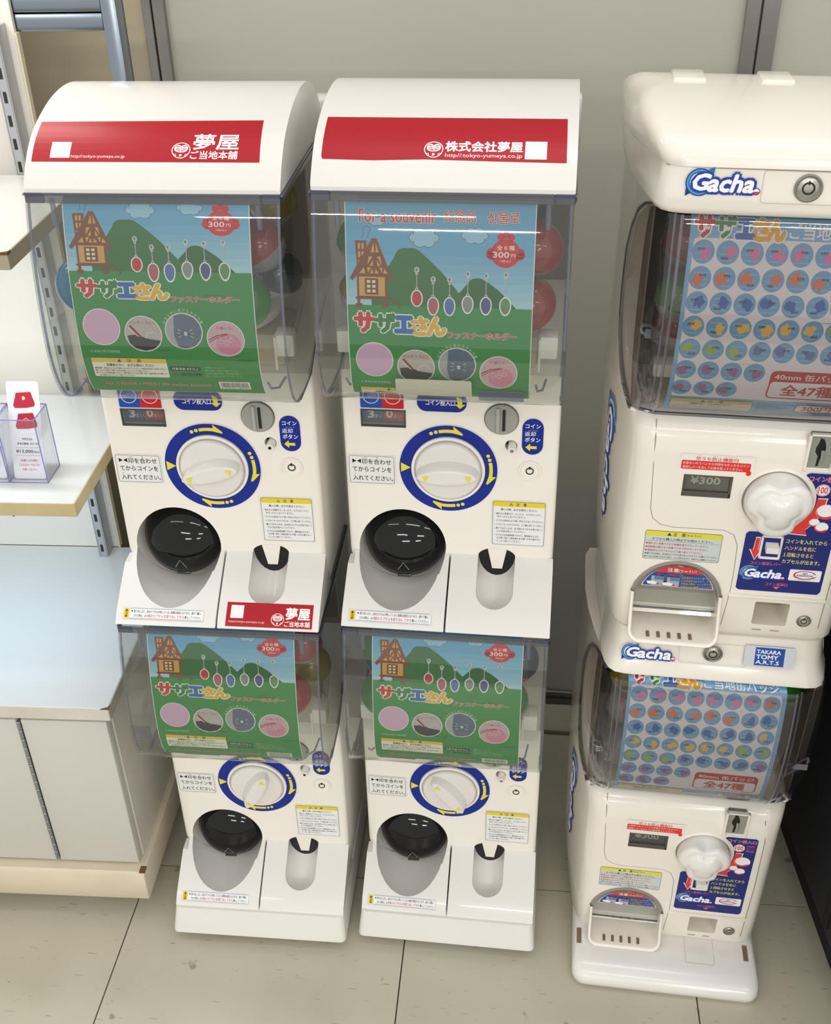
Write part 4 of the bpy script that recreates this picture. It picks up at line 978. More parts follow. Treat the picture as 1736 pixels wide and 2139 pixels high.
    s.poly([B(ac[0]+(x-ac[0])*1.07, ac[1]+(z-ac[1])*1.045) for x, z in ar], 'f0ecec', 3).poly([B(x, z) for x, z in ar], 'dc3a38', 4)
    for x, z, r in ((.1010, .2580, .0125), (.0895, .2405, .0068), (.1000, .2340, .0085)):
        s.disc(*B(x, z), r, r*.92, 'f2f0ee', 5, 28)
        s.poly([(B(x, z)[0]+r*.95*math.cos(a), B(x, z)[1]+.05*r+r*.87*math.sin(a)) for a in [PI*i/12+.25 for i in range(13)]]+[(B(x, z)[0]-r*.2, B(x, z)[1]+r*.48), (B(x, z)[0]+r*.5, B(x, z)[1]+r*.45)], 'd8383c', 6)
        s.disc(B(x, z)[0]-r*.08, B(x, z)[1]-r*.05, r*.80, r*.66, 'f2f0ee', 7, 24)
    da = [(.0215, .2110), (.0265, .2110), (.0265, .1915), (.0300, .1925), (.0240, .1760), (.0165, .1925), (.0205, .1915)]
    s.poly([B(.0235+(x-.0235)*1.22, .193+(z-.193)*1.08) for x, z in da], 'f0ecec', 3).poly([B(x, z) for x, z in da], 'dc3a38', 4)
    for i, (t, w) in enumerate((('コインを入れてから', .0520), ('ハンドルを右に', .0400), ('１回転させると', .0385), ('カプセルが出ます。', .0490))): s.text(t, *B(.0600, .2125-i*.0109), .0068, w, 'e6e04a', 4, .012)
    s.text('コイン返却レバー', *B(.0200, .1730), .0055, .0400, 'e4687a', 4, .015)
    gacha(s, B(.0095, 0)[0], B(0, .1650)[1], .0600, .0215, 3, 'eef0f6')
    s.rect(*B(.0730, .1640), *B(.1145, .1455), 'eeecec', 3, .002)
    s.ring(*B(.0935, .1555), .0125, .0150, 'c83a44', 4, 15, 340, 30, .46).ring(*B(.0935, .1555), .0150, .0162, '8f97a8', 4, 200, 350, 20, .46)
    s.text('NO', *B(.0935, .1595), .0032, .006, '2a3478', 5, .03, 'c').text('KARAUCHI', *B(.0935, .1560), .0030, .0200, '2a3478', 5, .03, 'c').text('空うち防止システム', *B(.0935, .1485), .0016, .016, '3a4478', 5, 0, 'c')
    s.text('コイン返却口', *B(.0450, .1395), .0050, .0290, 'e4687a', 4, .015).poly([B(.0555, .1330), B(.0650, .1330), B(.0602, .1285)], 'e4687a', 4)
    s.bake('instruction_panel', F3(.0070, .3160), parent, label='dark blue instruction panel with red arrows and yellow lettering')
    # coin return lever
    fr = MB()
    for a in ((.0280, .0310, .1780, .2160), (.0530, .0562, .1780, .2160), (.0280, .0562, .2125, .2160), (.0280, .0562, .1780, .1820)): fr.box(a[0], a[1], f3y(.2)-.0022, f3y(.2)+.004, a[2], a[3], .001, 1)
    fr.build('lever_frame', IV, parent)
    MB().loft([[(.0335, .090, .2085), (.0500, .090, .2085), (.0500, .090, .1990), (.0335, .090, .1990)], [(.0350, .0705, .2020), (.0510, .0705, .2020), (.0510, .0705, .1930), (.0350, .0705, .1930)]]).build('return_lever', WHITE, parent)
    # ledge bar, return cup, lock
    MB().box(-.001, .1285, f3y(.113)-.0050, f3y(.113)+.002, .1125, .1175, .0018, 2).build('ledge_bar', IV, parent)
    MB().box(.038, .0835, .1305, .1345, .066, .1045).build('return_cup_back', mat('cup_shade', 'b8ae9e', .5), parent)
    lock3(parent, .1065, f3y(.078), .0775, .0098)
    for x in (.0400, .0645): MB().box(x, x+.012, f3y(.055)-.0006, f3y(.055)+.001, .0555, .0572).build('vent_slit', mat('slit', 'a89c8a', .6), parent)
def tray3(parent):
    # open bin that juts out below the arch: a U of smooth wall with a floor
    def yfr(z): return .0745 if z >= .105 else .0745-(.105-z)/.060*.0285 if z > .045 else .046
    def U(o):
        x0, x1, zb, r = -.1325+o, -.0085-o, .0440+o, .016-o*.8; pts = [(x0, .112), (x0, .090), (x0, .075)]
        for i in range(7): a = PI+PI/2*i/6; pts.append((x0+r+r*math.cos(a), zb+r+r*math.sin(a)))
        for i in range(7): a = 1.5*PI+PI/2*i/6; pts.append((x1-r+r*math.cos(a), zb+r+r*math.sin(a)))
        return pts+[(x1, .075), (x1, .090), (x1, .112)]
    m = MB(); rows = []
    for o, dy in ((0, 'b'), (.0, .0020), (.0012, .0004), (.0030, 0), (.0046, .0012), (.0050, .004), (.0056, .045), (.006, .074)):
        rows.append([m.bm.verts.new((x, .088 if dy == 'b' else yfr(z)+dy, z)) for x, z in U(o)])
    for i in range(len(rows)-1):
        for j in range(len(rows[0])-1): m.bm.faces.new((rows[i][j], rows[i][j+1], rows[i+1][j+1], rows[i+1][j]))
    t = m.build('tray_bin', IV, parent, ang=50)
    rim = arch(-.1325, -.0085, .105, .1640); inner = arch(-.1268, -.0142, .105, .1580)
    m = MB(); n = len(rim)
    A = [[m.bm.verts.new((x, y, z)) for x, z in pts] for pts, y in ((rim, f3y(.13)+.001), (rim, f3y(.13)-.002), ([((a[0]+b[0])/2, (a[1]+b[1])/2) for a, b in zip(rim, inner)], f3y(.13)-.0032), (inner, f3y(.13)-.002), (inner, f3y(.13)+.02))]
    for i in range(4):
        for j in range(n-1): m.bm.faces.new((A[i][j], A[i][j+1], A[i+1][j+1], A[i+1][j]))
    m.build('tray_arch', mat('arch_smoky', '8d8580', .2), t)
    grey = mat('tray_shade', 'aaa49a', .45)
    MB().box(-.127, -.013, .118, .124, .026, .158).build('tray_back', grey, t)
    MB().prism([(.120, .086), (.094, .080), (.088, .068), (.120, .062)], -.1262, -.0138, .0).build('tray_step', IV, t)
    for i in range(5):
        x = -.1035+i*.0145; MB().box(x-.0022, x+.0022, .0560, .0680, .0492, .0504).build('tray_slot', mat('slot_brown', '7a6254', .6), t)
    # clear guard with its printed notice
    m = MB(); rows = []
    for k in range(9):
        z = .080+.0785*k/8; r = .0563; cz = .158-r; w = r if z < cz else math.sqrt(max(1e-6, r*r-(z-cz)**2)); yy = f3y(z)-.001-.004*math.sin(min(1, (z-.08)/.078)*PI*.5+.3)
        rows.append([m.bm.verts.new((-.0705+w*q, yy+.006*q*q, z)) for q in (-1, -.75, -.4, 0, .4, .75, 1)])
    for i in range(8):
        for j in range(6): m.bm.faces.new((rows[i][j], rows[i][j+1], rows[i+1][j+1], rows[i+1][j]))
    g = m.build('tray_guard', CLEAR, t, ang=60)
    MB().box(-.1265, -.0145, f3y(.08)+.001, f3y(.08)+.0035, .0785, .0805).build('guard_edge', EDGEG, g)
    s = Sheet(); cx, R = .0505, .0495
    def seg(z0, z1, col, lay, R=R):   # band of the arch between two heights (v from the top)
        L_, Rr = [], []
        for i in range(9):
            v = z0+(z1-z0)*i/8; w = math.sqrt(max(1e-8, R*R-(R-min(v, R))**2)) if v < R else R
            L_.append((cx-w, v)); Rr.append((cx+w, v))
        s.poly(L_+Rr[::-1], col, lay)
    seg(-.0, .0385, 'e4e0e0', 1, R+.0005); seg(.001, .0375, '2c4a9c', 2, R-.001); seg(.001, .0135, 'd2382e', 3, R-.001)
    s.text('注意', cx-.0165, .0045, .0062, .0150, 'f2e4e0', 4, .02).text('（ちゅうい）', cx-.0010, .0058, .0045, .0230, 'f2e4e0', 4, .01)
    s.ring(cx-.027, .0165, .0017, .0026, 'd2382e', 4, n=16).line([(cx-.0085, .0148), (cx-.0050, .0182)], .0010, 'd2382e', 4).line([(cx-.0050, .0148), (cx-.0085, .0182)], .0010, 'd2382e', 4)
    for x in (cx-.0365, cx-.0155): s.rect(x, .0200, x+.0165, .0360, '9fa8b4', 3).rect(x+.004, .0205, x+.0162, .0260, '5c74a8', 4).poly([(x-.006, .0300), (x+.003, .0285), (x+.009, .0310), (x+.006, .0340), (x-.004, .0345)], 'ece6e2', 5).disc(x+.0095, .0325, .0016, .0016, 'c84038', 5, 10)
    for i, t_ in enumerate(('手を奥まで入れると抜けな', 'くなる場合があります。カプセル', 'が出ない時は、ムリに取り出さず', 'お店の人に連絡してください。')): s.text(t_, cx+.0040, .0172+i*.0050, .0036, min(.0460, .0033*len(t_))*(.9 if i == 0 else 1), 'b9ad6a', 4, .006)
    s.bake('guard_notice', lambda u, v, h: Vector((-.1210+u, f3y(.14)-.0055-h+.0035*((u-cx)/R)**2, .1595-v)), g, label='curved red and blue notice on the tray guard')
    return t
def logo3(parent, x0, z0, w, h, name='logo_sticker', y=None):
    s = Sheet(); gacha(s, 0, 0, w, h, 1, 'e6e8f0'); return s.bake(name, plane(x0, z0, y if y is not None else f3y(z0)-.0004, .27 if z0 < .1 else 0, z0), parent, label='blue and white swirl word logo')
def side_logo(parent, ztop, ln, hh, yc):
    s = Sheet(); gacha(s, 0, 0, ln, hh, 1, 'dfe3ee')
    def xs(y, z):
        k = .97+.06*min(1, z/.3); q = min(1, (.385-.0795)/.30)
        P = [(.0795+.024, .153), (.0795+.055, .160), (.0795+.12, .172*k), (.0795+.20, .179*k), (.365, .178*k)]
        for (a, b), (c, d) in zip(P, P[1:]):
            if y <= c: return -(b+(y-a)*(d-b)/(c-a))
        return -P[-1][1]
    s.bake('side_logo', lambda u, v, h: Vector((xs(yc+v-hh/2, ztop-u)-.0012-h, yc+v-hh/2, ztop-u)), parent, cuts=(-.01, .06, .006), label='word logo running down the side')
def machine3(label, upper, ang):
    q = Matrix.Translation(M3_LOC) @ Matrix.Rotation(M3[2], 4, 'Z') @ Matrix.Rotation(L3, 4, 'Y') @ Matrix.Translation((0, 0, .67973 if upper else 0))
    t = thing('capsule_machine', label, 'capsule machine', q.translation, q.to_euler(), 'capsule machines with drum windows')
    body3(t, upper); window3(t); fronts3(t); tray3(t); knob3(t, ang)
    return t
M3_LOC = Vector((M3[0], M3[1], 0))
m3u = machine3('upper ivory capsule machine of the right-hand stack, cut off by the frame edge', True, 0)
m3l = machine3('lower ivory capsule machine of the right-hand stack, on a wide white foot', False, 0)
# skirt of the upper machine with its logos
sk = MB(); rr_ = []
for z, yf, wf, k in ((.0405, .0835, .143, .92), (.030, .083, .143, .92), (.004, .079, .145, .92), (-.012, .074, .148, .925), (-.020, .068, .151, .93), (-.030, .066, .153, .935), (-.034, .070, .150, .93)): rr_.append(ring3(z, yf, wf, .385, k))
sk.loft(rr_); skirt = sk.build('skirt', IV, m3u, ang=40)
logo3(m3u, -.1345, .0165, .0780, .0235, 'logo_sticker', .0780)
s = Sheet().frame(0, 0, .0940, .0315, .0005, 'b9b0a2', 1, .004); s.bake('lock_plate', plane(-.0540, .0265, .0800, .27, .0265), m3u)
lock3(m3u, -.0070, .0760, .0105, .0135)
s = Sheet().rect(0, 0, .0690, .0310, 'c9cfd4', 1, .002).rect(.0145, .0020, .0550, .0290, '22489c', 2)
s.text('TAKARA', .0165, .0055, .0055, .0330, 'e8ecf2', 3, .03).text('TOMY', .0165, .0130, .0060, .0300, 'e8ecf2', 3, .04).text('A.R.T.S', .0165, .0210, .0055, .0320, 'e8ecf2', 3, .03)
s.bake('maker_sticker', plane(.0360, .0290, .0800, .27, .0290), m3u, label='grey sticker with a blue square of white lettering')
# head of the upper machine
hd = MB(); rr_ = []
for z, yf, wf, k, yb in ((.6485, .064, .148, .96, .385), (.647, .055, .153, .97, .385), (.650, .048, .158, 1.04, .385), (.657, .044, .160, 1.06, .386), (.672, .0445, .158, 1.08, .386), (.700, .0450, .157, 1.08, .386), (.7015, .0435, .158, 1.09, .386), (.712, .0450, .162, 1.09, .386), (.722, .052, .166, 1.09, .380), (.730, .066, .170, 1.08, .356), (.7385, .090, .172, 1.07, .325), (.7470, .125, .170, 1.04, .290), (.7525, .165, .164, .99, .262), (.7545, .195, .150, .92, .240)):
    rr_.append(ring3(z, yf, wf, yb, k))
hd.loft(rr_); head = hd.build('head', IV, m3u, ang=45)
MB().tube([(x, .0440 if abs(x) < .14 else .052, .7008) for x in (-.156, -.14, -.10, 0, .10, .14, .156)], .0006, 5).build('head_seam', mat('seam_shadow', '8f877a'), head)
for x in (-.125, -.025, .075): MB().box(x-.020, x+.018, .205, .255, .735, .7585, .003, 2).build('top_cap', IV, head)
logo3(m3u, -.1335, .7005, .0800, .0290, 'logo_sticker', .0432)
s = Sheet().frame(0, 0, .1200, .0350, .0005, 'b9b0a2', 1, .004); s.bake('lock_plate', plane(-.0530, .7000, .0440), m3u)
lock3(m3u, -.0055, .0440, .6825, .0150)
side_logo(m3u, .350, .215, .046, .195); side_logo(m3l, .350, .215, .046, .195)
# wide foot under the lower machine
ft = MB(); rr_ = []
for z, yf, hx, yb in ((.003, .000, .1530, .39), (.001, .004, .150, .385), (.010, -.006, .1555, .395), (.020, -.0075, .1565, .397), (.030, -.003, .1560, .397), (.037, .008, .1540, .395), (.0425, .028, .1510, .392), (.0440, .060, .1490, .39)):
    rr_.append((z, yf, hx, yb))
rr_ = [rr_[1], rr_[0]]+rr_[2:]
ft.loft([[(x, y, z) for x, y in rrect(-hx, yf, hx, yb, .022, 5)] for z, yf, hx, yb in rr_]); foot = ft.build('foot', WHITE, m3l, ang=45)
for x in (-.1460, .1370): MB().box(x-.004, x+.004, .050, .080, .0420, .0446).build('foot_slot', mat('slot_brown', '7a6254'), foot)
Sheet().frame(0, 0, .048, .060, .0005, 'b4aa9c', 1, .004).bake('foot_seam', lambda u, v, h: Vector((.035+u, .095-v, .0443+h-max(0, (v-.045))*.06)), foot)
Sheet().frame(0, 0, .045, .040, .0005, 'b4aa9c', 1, .004).bake('foot_seam', lambda u, v, h: Vector((-.105+u, .095-v, .0443+h)), foot)
# ---- badge posters
def badge_poster():
    s = Sheet(); Wd, H = .2230, .262
    s.rect(0, 0, Wd, H, '7fb0da', 0)
    rr = random.Random(5)
    for i in range(46):
        v = .003+i*.0057; 
        for j in range(3): u = rr.uniform(0, Wd-.04); w = rr.uniform(.02, .05); s.rect(u, v, min(Wd, u+w), v+.0020, '93bfe2' if rr.random() < .6 else '6fa3d0', 1)
    OL = ('f0f0f0', .06)
    s.text('サ', .0055, .0050, .0215, .0205, 'c42b30', 7, .06, out=OL).text('ザ', .0275, .0050, .0215, .0215, '2f8a3c', 7, .06, out=OL).text('エ', .0510, .0080, .0180, .0175, '2f62b4', 7, .08, out=OL).text('さ', .0680, .0065, .0215, .0165, 'e0aa30', 7, .07, out=OL).text('ん', .0840, .0070, .0210, .0180, 'e0aa30', 7, .07, out=OL)
    s.text('ご当地缶バッジ', .1070, .0105, .0155, .1050, 'e9eff4', 7, .025)
    s.rect(.0050, .0275, .2165, .2180, 'e4e3ea', 2, .004)
    names = ('北海道 青森県 岩手県 宮城県 秋田県 山形県 福島県 茨城県 栃木県 群馬県 埼玉県 千葉県 東京都 神奈川県 新潟県 富山県 石川県 福井県 山梨県 長野県 岐阜県 静岡県 愛知県 三重県 '
             '滋賀県 京都府 大阪府 兵庫県 奈良県 和歌山県 鳥取県 島根県 岡山県 広島県 山口県 徳島県 香川県 愛媛県 高知県 福岡県 佐賀県 長崎県 熊本県 大分県 宮崎県 鹿児島県 沖縄県').split()
    P_, O_, B_, Y_, G_, V_, U_ = 'd67ab0', 'd9744e', '2f66b6', 'e2bc62', '9cb85a', '5a72b4', '9a6aa0'
    cols = [P_]*7+[O_]+[O_]*6+[B_]*2+[B_]*7+[Y_]+[Y_]*6+[G_]*2+[G_]*3+[V_]*4+[U_]+[U_]*4+[U_]*3
    for i, nm in enumerate(names):
        r, c = (i//8, i % 8) if i < 40 else (5, i-40) if i < 44 else (6, i-44)
        u = .0168+c*.02665; v = .0415+r*.0268
        if r >= 5: u -= .0010*(r-4)
        s.disc(u, v, .0123, .0123, '6da6d4', 3, 30)
        for q in (-.006, .001, .007): s.rect(u-.008, v+q, u+.008, v+q+.0016, '85b6de', 4)
        # land shape beside the (omitted) figure
        side = rr.choice((-1, 1)); ou, ov = u+side*.0028, v+rr.uniform(-.002, .002); n = 13
        pts = [(rr.uniform(.45, 1.0)*.0078*math.cos(2*PI*k/n)*1.1, rr.uniform(.5, 1.0)*.0085*math.sin(2*PI*k/n)) for k in range(n)]
        pts = [(ou+a, ov+b) for a, b in pts]
        cl = []
        for a, b in pts:
            d = math.hypot(a-u, b-v); k = min(1, .0117/max(d, 1e-9)); cl.append((u+(a-u)*k, v+(b-v)*k))
        s.poly(cl, cols[i], 5)
        s.text(nm, u-side*.0028, v+rr.choice((-.0045, .0045)), .0030, .0078, '2c2c34', 6, .015, 'c')
    # red price frame
    s.rect(.1150, .1710, .2080, .2130, 'b83a3c', 4, .007).rect(.1168, .1860, .2062, .2112, 'e4e3ea', 5, .005)
    s.text('40mm 缶バッジ', .1200, .1745, .0085, .0820, 'ece4e4', 6, .025).text('全47種', .1310, .1895, .0175, .0600, 'b8403c', 6, .03)
    s.rect(.1560, .2240, .2080, .2420, 'b83a3c', 4, .004).rect(.1572, .2252, .2068, .2408, 'e4e3ea', 5, .003).text('300円', .1640, .2270, .0120, .034, 'b8403c', 6, .03)
    s.rect(.0060, .2225, .1050, .2500, '4a5040', 4, .003).rect(.0066, .2231, .1044, .2494, 'd9d8cc', 5, .003).rect(.0066, .2231, .1044, .2300, 'c8bd50', 6, .001)
    s.poly([(.0425, .2293), (.0475, .2293), (.0450, .2238)], '2a2a1a', 7).text('注　意', .0510, .2242, .0046, .0190, '2a2a1a', 7, .01)
    s.text('保護者の方へ　必ずお読みください。', .0300, .2318, .0036, .0520, '2a2a2a', 7, .01)
    for i, t in enumerate(('●この商品には小さな部品があります。誤って飲み込む危険があります。小さなお子様には', '　絶対に与えないでください。窒息の危険があります。', '●保護者の方は開封後カプセルを捨ててください。本商品の対象年齢は８才以上です。', '●使用しない時は小さなお子様の手の届かないところに保管してください。')):
        s.text(t.strip('　'), .0085 if t[0] == '●' else .0110, .2362+i*.0032, .0024, min(.0930, .0023*len(t)), 'a04848', 7)
    for i, t in enumerate(('※写真と実際の商品とは異なる場合があります。', '　あらかじめご了承ください。', '※目動販売機の性質上同じ商品が続けて', '　出ることがあります。')): s.text(t.strip('　'), .1090, .2250+i*.0046, .0024, .0021*len(t), '3c5878', 4)
    s.items = [([(p[0], p[1]*1.09) for p in V], F, c, l) for V, F, c, l in s.items]
    return s
BP = badge_poster()
_in = []
for t_ in [WC3.L*i/40 for i in range(41)]:
    p_, n_ = WC3.at(t_)
    if p_.y < .6365: _in.append((p_.x-n_.x*.0042, p_.y-n_.y*.0042))
PC3 = Curve2([(.088, .6425), (.076, .6430), (.067, .6420), (.0610, .6390)]+_in)
for m, lb in ((m3u, 'blue framed poster of round badges in the upper drum window, right-hand stack'), (m3l, 'blue framed poster of round badges in the lower drum window, right-hand stack')):
    q = BP.bake('poster', along(PC3, -.1205, .017 if m is m3u else .0, 0), None, cuts=(-.02, .31, .006)); q.location = m.location; q.rotation_euler = m.rotation_euler; tag(q, lb, 'poster')
bpy.context.view_layer.update()
for m, c, x, y, z, lb, rt in ((m3u, 'green', -.112, .126, .521, 'green capsule in the side of the upper drum window', (.1, .1, 0)), (m3u, 'red', -.108, .160, .580, 'dark red capsule high in the side of the upper drum window', (.4, .1, 0)),
                              (m3u, 'red', -.108, .166, .4690, 'pink red capsule below the latch in the upper drum window', (.1, .1, 0)),
                              (m3l, 'yellow', -.110, .139, .588, 'yellow green capsule at the top left of the lower drum window', (.2, .1, 0)), (m3l, 'red', -.110, .142, .521, 'red capsule with a clear side in the lower drum window', (.2, 1.3, 0)),
                              (m3l, 'clear', -.108, .103, .4680, 'clear capsule low in the side of the lower drum window', (.2, .1, 0)),
                              (m3l, 'green', .116, .150, .570, 'green capsule behind the right edge of the lower badge poster', (.2, .1, 0))):
    capsule(m, c, x, y, z, .0320, lb, rt)
# ================================================================== display fixture on the left
PHI = math.radians(3.4); O4 = (-.546, .004)
def T4(name, label, cat, x=0, y=0, z=0, group=None):
    c, s_ = math.cos(PHI), math.sin(PHI)
    return thing(name, label, cat, (O4[0]+x*c-y*s_, O4[1]+x*s_+y*c, z), (0, 0, PHI), group)
LAM = mat('white_laminate', 'dcdcd8', .18, coat=.2, mottle=(3, 'd8d9d6', .4)); LAMS = mat('laminate_side', 'd3cfc5', .35, mottle=(5, 'c6c1b4', .4))
CRM = mat('cream_edging', 'c9b98f', .5, mottle=(12, 'bba97e', .35)); DULL = mat('dull_edging', 'b3ac93', .5, mottle=(12, 'a79f85', .35)); PLI = mat('plinth_cream', 'd6cbb4', .45, mottle=(7, 'c8bca2', .4))
CHIP = mat('bare_board', '6b4a2c', .8)
cab = T4('base_cupboard', 'low white two-door base cupboard on castors, left of the machines', 'cupboard')
MB().box(-1.25, -.026, .026, .455, .118, .470, .002, 1).build('body', LAMS, cab)
MB().box(-.026, -.008, .026, .455, .118, .470, .001, 1).build('side_panel', LAMS, cab)
DOORM = mat('door_laminate', 'c9c7c0', .3, coat=.1)
d = MB().box(-.1535, -.010, .004, .024, .122, .466, .0015, 2).build('door', DOORM, cab)
d2 = MB().box(-.62, -.1615, .004, .024, .122, .466, .0015, 2).build('door', DOORM, cab)
h = MB()
for i in range(17): h.box(-.1605, -.1545, .0015, .008, .128+i*.0197, .128+i*.0197+.0187, .0012, 1)
h.build('piano_hinge', STEEL, cab)
pl = MB().prism([(-.012, .118), (-.018, .110), (-.018, .052), (-.014, .046), (.46, .046), (.46, .118)], -1.25, .004, .004, 2).build('plinth', PLI, cab)
MB().box(-.006, .0045, -.0145, .0, .1165, .1185).build('plinth_chip', CHIP, pl)
for x, y in ((-.135, .045), (-1.0, .045), (-.135, .40)):
    w = MB().lathe([(.0001, -.011), (.019, -.011), (.0235, -.008), (.0235, .008), (.019, .011), (.0001, .011)], 24, axis='y', c=(x, y, .0238)).build('castor', mat('castor_rubber', '3d3f40', .6), cab)
    MB().lathe([(.0001, -.012), (.015, -.012), (.015, .012), (.0001, .012)], 20, axis='y', c=(x, y, .0238)).build('castor_hub', mat('castor_hub', 'a3a5a5', .4), w)
    MB().box(x-.006, x+.006, y-.014, y+.014, .030, .048).build('castor_fork', STEEL, w)
top = T4('worktop', 'white laminated worktop lying on the base cupboard', 'worktop')
MB().box(-1.25, 0, 0, .452, .474, .5000, .0012, 1).build('board', LAM, top)
MB().box(-1.25, .0006, -.0008, .002, .4742, .4994, .0004, 1).build('front_edging', mat('edging_white', 'd5d1c8', .4, mottle=(9, 'c9c3b6', .3)), top)
MB().box(-.0012, .0010, .0015, .45, .4742, .4994, .0004, 1).build('side_edging', mat('edging_side', 'b9b2a3', .5), top)
MB().zprism([(-.012, -.0012), (.0014, -.0012), (.0014, .010), (-.001, .004)], .4985, .5003).build('corner_chip', CHIP, top)
bk = T4('back_panel', 'pale back panel of the display fixture behind its shelves', 'panel', .044)
MB().box(-1.25, -.158, .452, .462, .50, 1.62, .001, 1).build('board', mat('back_white', 'e2ded4', .5), bk)
MB().box(-.158, -.1545, .450, .463, .50, 1.436, .0005, 1).build('edge_strip', mat('edge_cream', 'ddd3b8', .5), bk)
SLOTC = mat('slot_dark', '2a2622', .7)
up = T4('slotted_upright', 'slotted steel shelf upright standing against the back panel', 'upright', .044)
MB().box(-.1855, -.1700, .418, .421, .50, 1.45, .0005, 1).box(-.1720, -.1690, .418, .452, .50, 1.45, .0005, 1).box(-.1865, -.1835, .418, .452, .50, 1.45, .0005, 1).build('channel', mat('zinc', 'b4b7ba', .35, metal=.6), up)
for i in range(27):
    MB().box(-.1810, -.1755, .4172, .4185, .512+i*.0346, .512+i*.0346+.0165, .0007, 1).build('slot', SLOTC, up)
fr = T4('chrome_frame', 'polished steel frame rising behind the left stack', 'frame', .042)
MB().box(-.0230, .0000, .464, .504, .0, 1.62, .0015, 2).build('post', mat('polished_steel', '87919a', .2, metal=.95), fr)
for z in (1.4350, 1.4615): MB().box(-1.25, -.0235, .4655, .502, z, z+.0245, .0015, 2).build('rail', mat('polished_steel', 'a8b0b8'), fr)
def shelf(z, x, y, edge, label, chip):
    t = T4('shelf_board', label, 'shelf', x, y, z, None)
    MB().box(-1.2, 0, 0, .448-y-.006-.026, -.0235, 0, .0008, 1).build('board', LAM, t)
    MB().box(-1.2, .0012, -.0015, .0, -.0233, -.0004, .0004, 1).build('front_edging', edge, t)
    MB().box(-.0005, .0015, -.0012, .448-y-.034, -.0233, -.0004, .0004, 1).build('side_edging', edge, t)
    if chip: MB().zprism([(-.012, -.0020), (.0020, -.0020), (.0020, .009), (-.001, .004)], -.0030, .0004).build('corner_chip', CHIP, t)
    for bx in (-.178+.044-x,): MB().box(bx-.002, bx+.002, .05, .448-y-.036, -.060, -.0236, .001, 1).build('bracket', STEEL, t)
    return t
shelf(.8500, -.0095, .066, CRM, 'white display shelf with cream edging, card holders on it', False)
shelf(1.2350, -.0240, .066, DULL, 'white display shelf with chipped corner, beside the upper left window', True)
# acrylic screen above the upper shelf
ac = T4('acrylic_screen', 'clear acrylic screen standing on the upper display shelf', 'screen', -.165, .36, 1.2352)
MB().box(-.45, 0, 0, .003, 0, .27, .0006, 1).build('sheet', CLEARB, ac)
MB().box(-.0015, .0012, -.0003, .0033, 0, .27).build('polished_edge', clear('edge_lav', 'dfe3e6', 1.2, .06, .3, 'b8bfc6'), ac)
# card holders with price cards
def holder(x, label, glabel):
    t = T4('card_holder', label, 'card holder', x, .122, .8502, 'clear card holders')
    w, dp, hh, k = .058, .053, .108, .0022
    MB().box(-w, 0, 0, dp, 0, k, .0003, 1).build('floor_plate', CLEARB, t)
    MB().box(-w, 0, 0, k, k, hh, .0003, 1).build('front_plate', CLEARB, t); MB().box(-w, 0, dp-k, dp, k, hh, .0003, 1).build('back_plate', CLEARB, t)
    MB().box(-k, 0, k, dp-k, k, hh, .0003, 1).build('side_plate', CLEARB, t); MB().box(-w, -w+k, k, dp-k, k, hh, .0003, 1).build('side_plate', CLEARB, t)
    E = clear('edge_lavender', 'c4c6ea', 1.2, .1, .4, '9a9cd8'); m = MB()
    for a, b in (((-w, 0, hh), (0, 0, hh)), ((0, 0, hh), (0, dp, hh)), ((0, dp, hh), (-w, dp, hh)), ((-w, dp, hh), (-w, 0, hh)), ((0, 0, 0), (0, 0, hh)), ((0, dp, 0), (0, dp, hh)), ((-w, 0, 0), (-w, 0, hh)), ((0, 0, 0), (-w, 0, 0)), ((0, 0, 0), (0, dp, 0))): m.tube([a, b], .0009, 5)
    m.build('plate_edge', E, t)
    return t
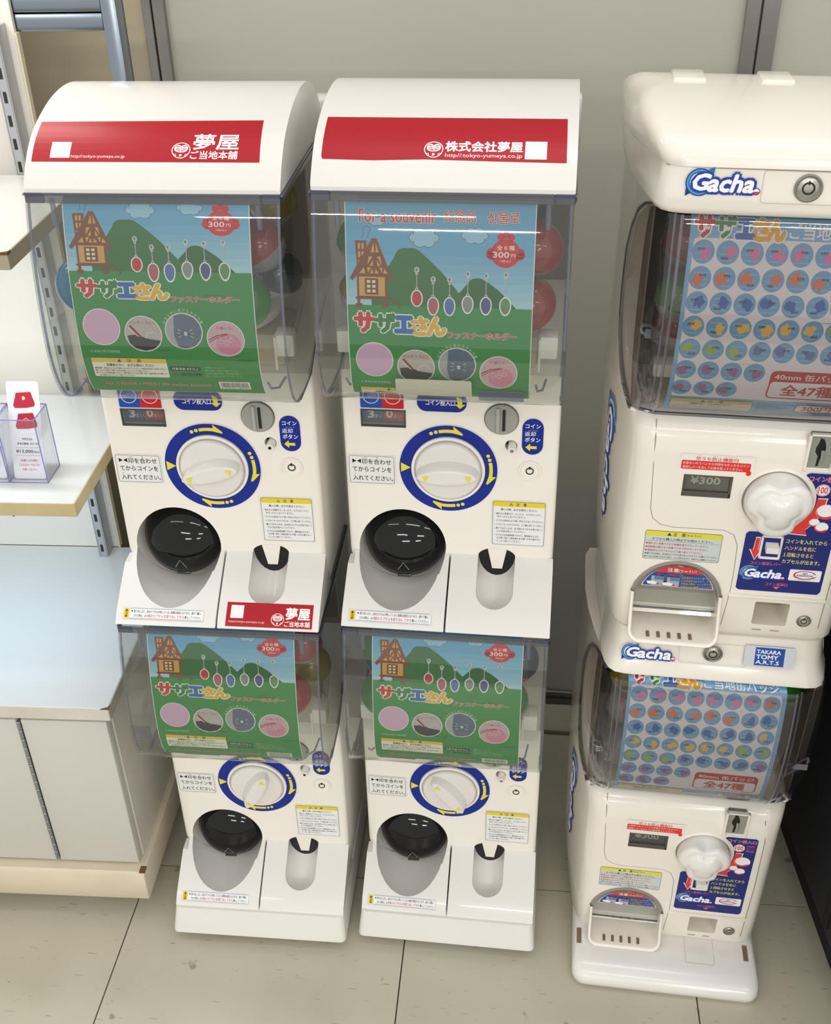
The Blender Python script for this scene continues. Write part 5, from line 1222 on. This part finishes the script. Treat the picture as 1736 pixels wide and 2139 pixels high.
def card(x, label, kind):
    t = T4('price_card', label, 'card', x-.0155, .1290, .8530, 'price cards'); t.rotation_euler = (math.radians(-18), 0, PHI)
    W4, H4 = .0500, .150
    yprism([(a, b) for a, b in rrect(-W4, 0, 0, H4, .004)], 0, .0012).build('sheet', mat('card_white', 'ebebee', .5), t)
    s = Sheet()
    def purse(u, v, k, c1, gold):
        s.poly([(u-.014*k, v-.006*k), (u-.0125*k, v-.0135*k), (u+.0125*k, v-.0150*k), (u+.0150*k, v-.006*k), (u+.0185*k, v+.004*k), (u+.0170*k, v+.0095*k), (u+.004*k, v+.0120*k), (u-.0160*k, v+.0125*k), (u-.0185*k, v+.008*k), (u-.0165*k, v+.001*k)], c1, 2)
        s.line([(u-.0130*k, v-.0135*k), (u+.0125*k, v-.0152*k)], .0016, 'd8cfc0', 3).ring(u, v-.0155*k, .004*k, .0046*k, 'c9bfae', 3, 10, 170, 10)
        if gold: s.disc(u, v-.004*k, .0026*k, .0032*k, 'e8d8a8', 4, 12)
        else: s.line([(u-.004*k, v-.003*k), (u, v-.006*k), (u+.004*k, v-.003*k)], .0012, 'e0b890', 4)
    c1 = 'b8233f' if kind else '4a3438'
    purse(.0255, .0290, .92, c1, True); purse(.0265, .0610, .92, c1, False)
    s.text('サザエさん', .0255, .0865, .0034, .0165, '222222', 3, .03, 'c').text('がま口財布（ローズ）', .0095, .0935, .0034, .0330, '222222', 3, .03)
    s.line([(.006, .1015), (.046, .1015)], .0004, '888888', 3).text('¥13,000', .0065, .1045, .0058, .0265, '222222', 3, .02).text('（税込）', .0335, .1062, .0036, .0110, '333333', 3, .01).line([(.006, .1135), (.046, .1135)], .0004, '888888', 3)
    s.text('※お買い上げの際は', .0255, .1195, .0034, .0270, 'c02a44', 3, .02, 'c').text('こちらのカードをレジに', .0255, .1265, .0034, .0330, 'c02a44', 3, .02, 'c').text('お渡しください。', .0255, .1335, .0034, .0230, 'c02a44', 3, .02, 'c')
    s.bake('print', plane(-W4, H4, -.0001), t)
    return t
holder(-.0680, 'clear card holder nearer the shelf end, holding the red purse card', ''); card(-.0540-.0030, 'white price card with two red purses and 13,000 yen price', True)
holder(-.1290, 'clear card holder cut off by the left frame edge', ''); card(-.1185, 'white price card with dark purses, at the left frame edge', False)
bpy.data.objects.remove(_to)
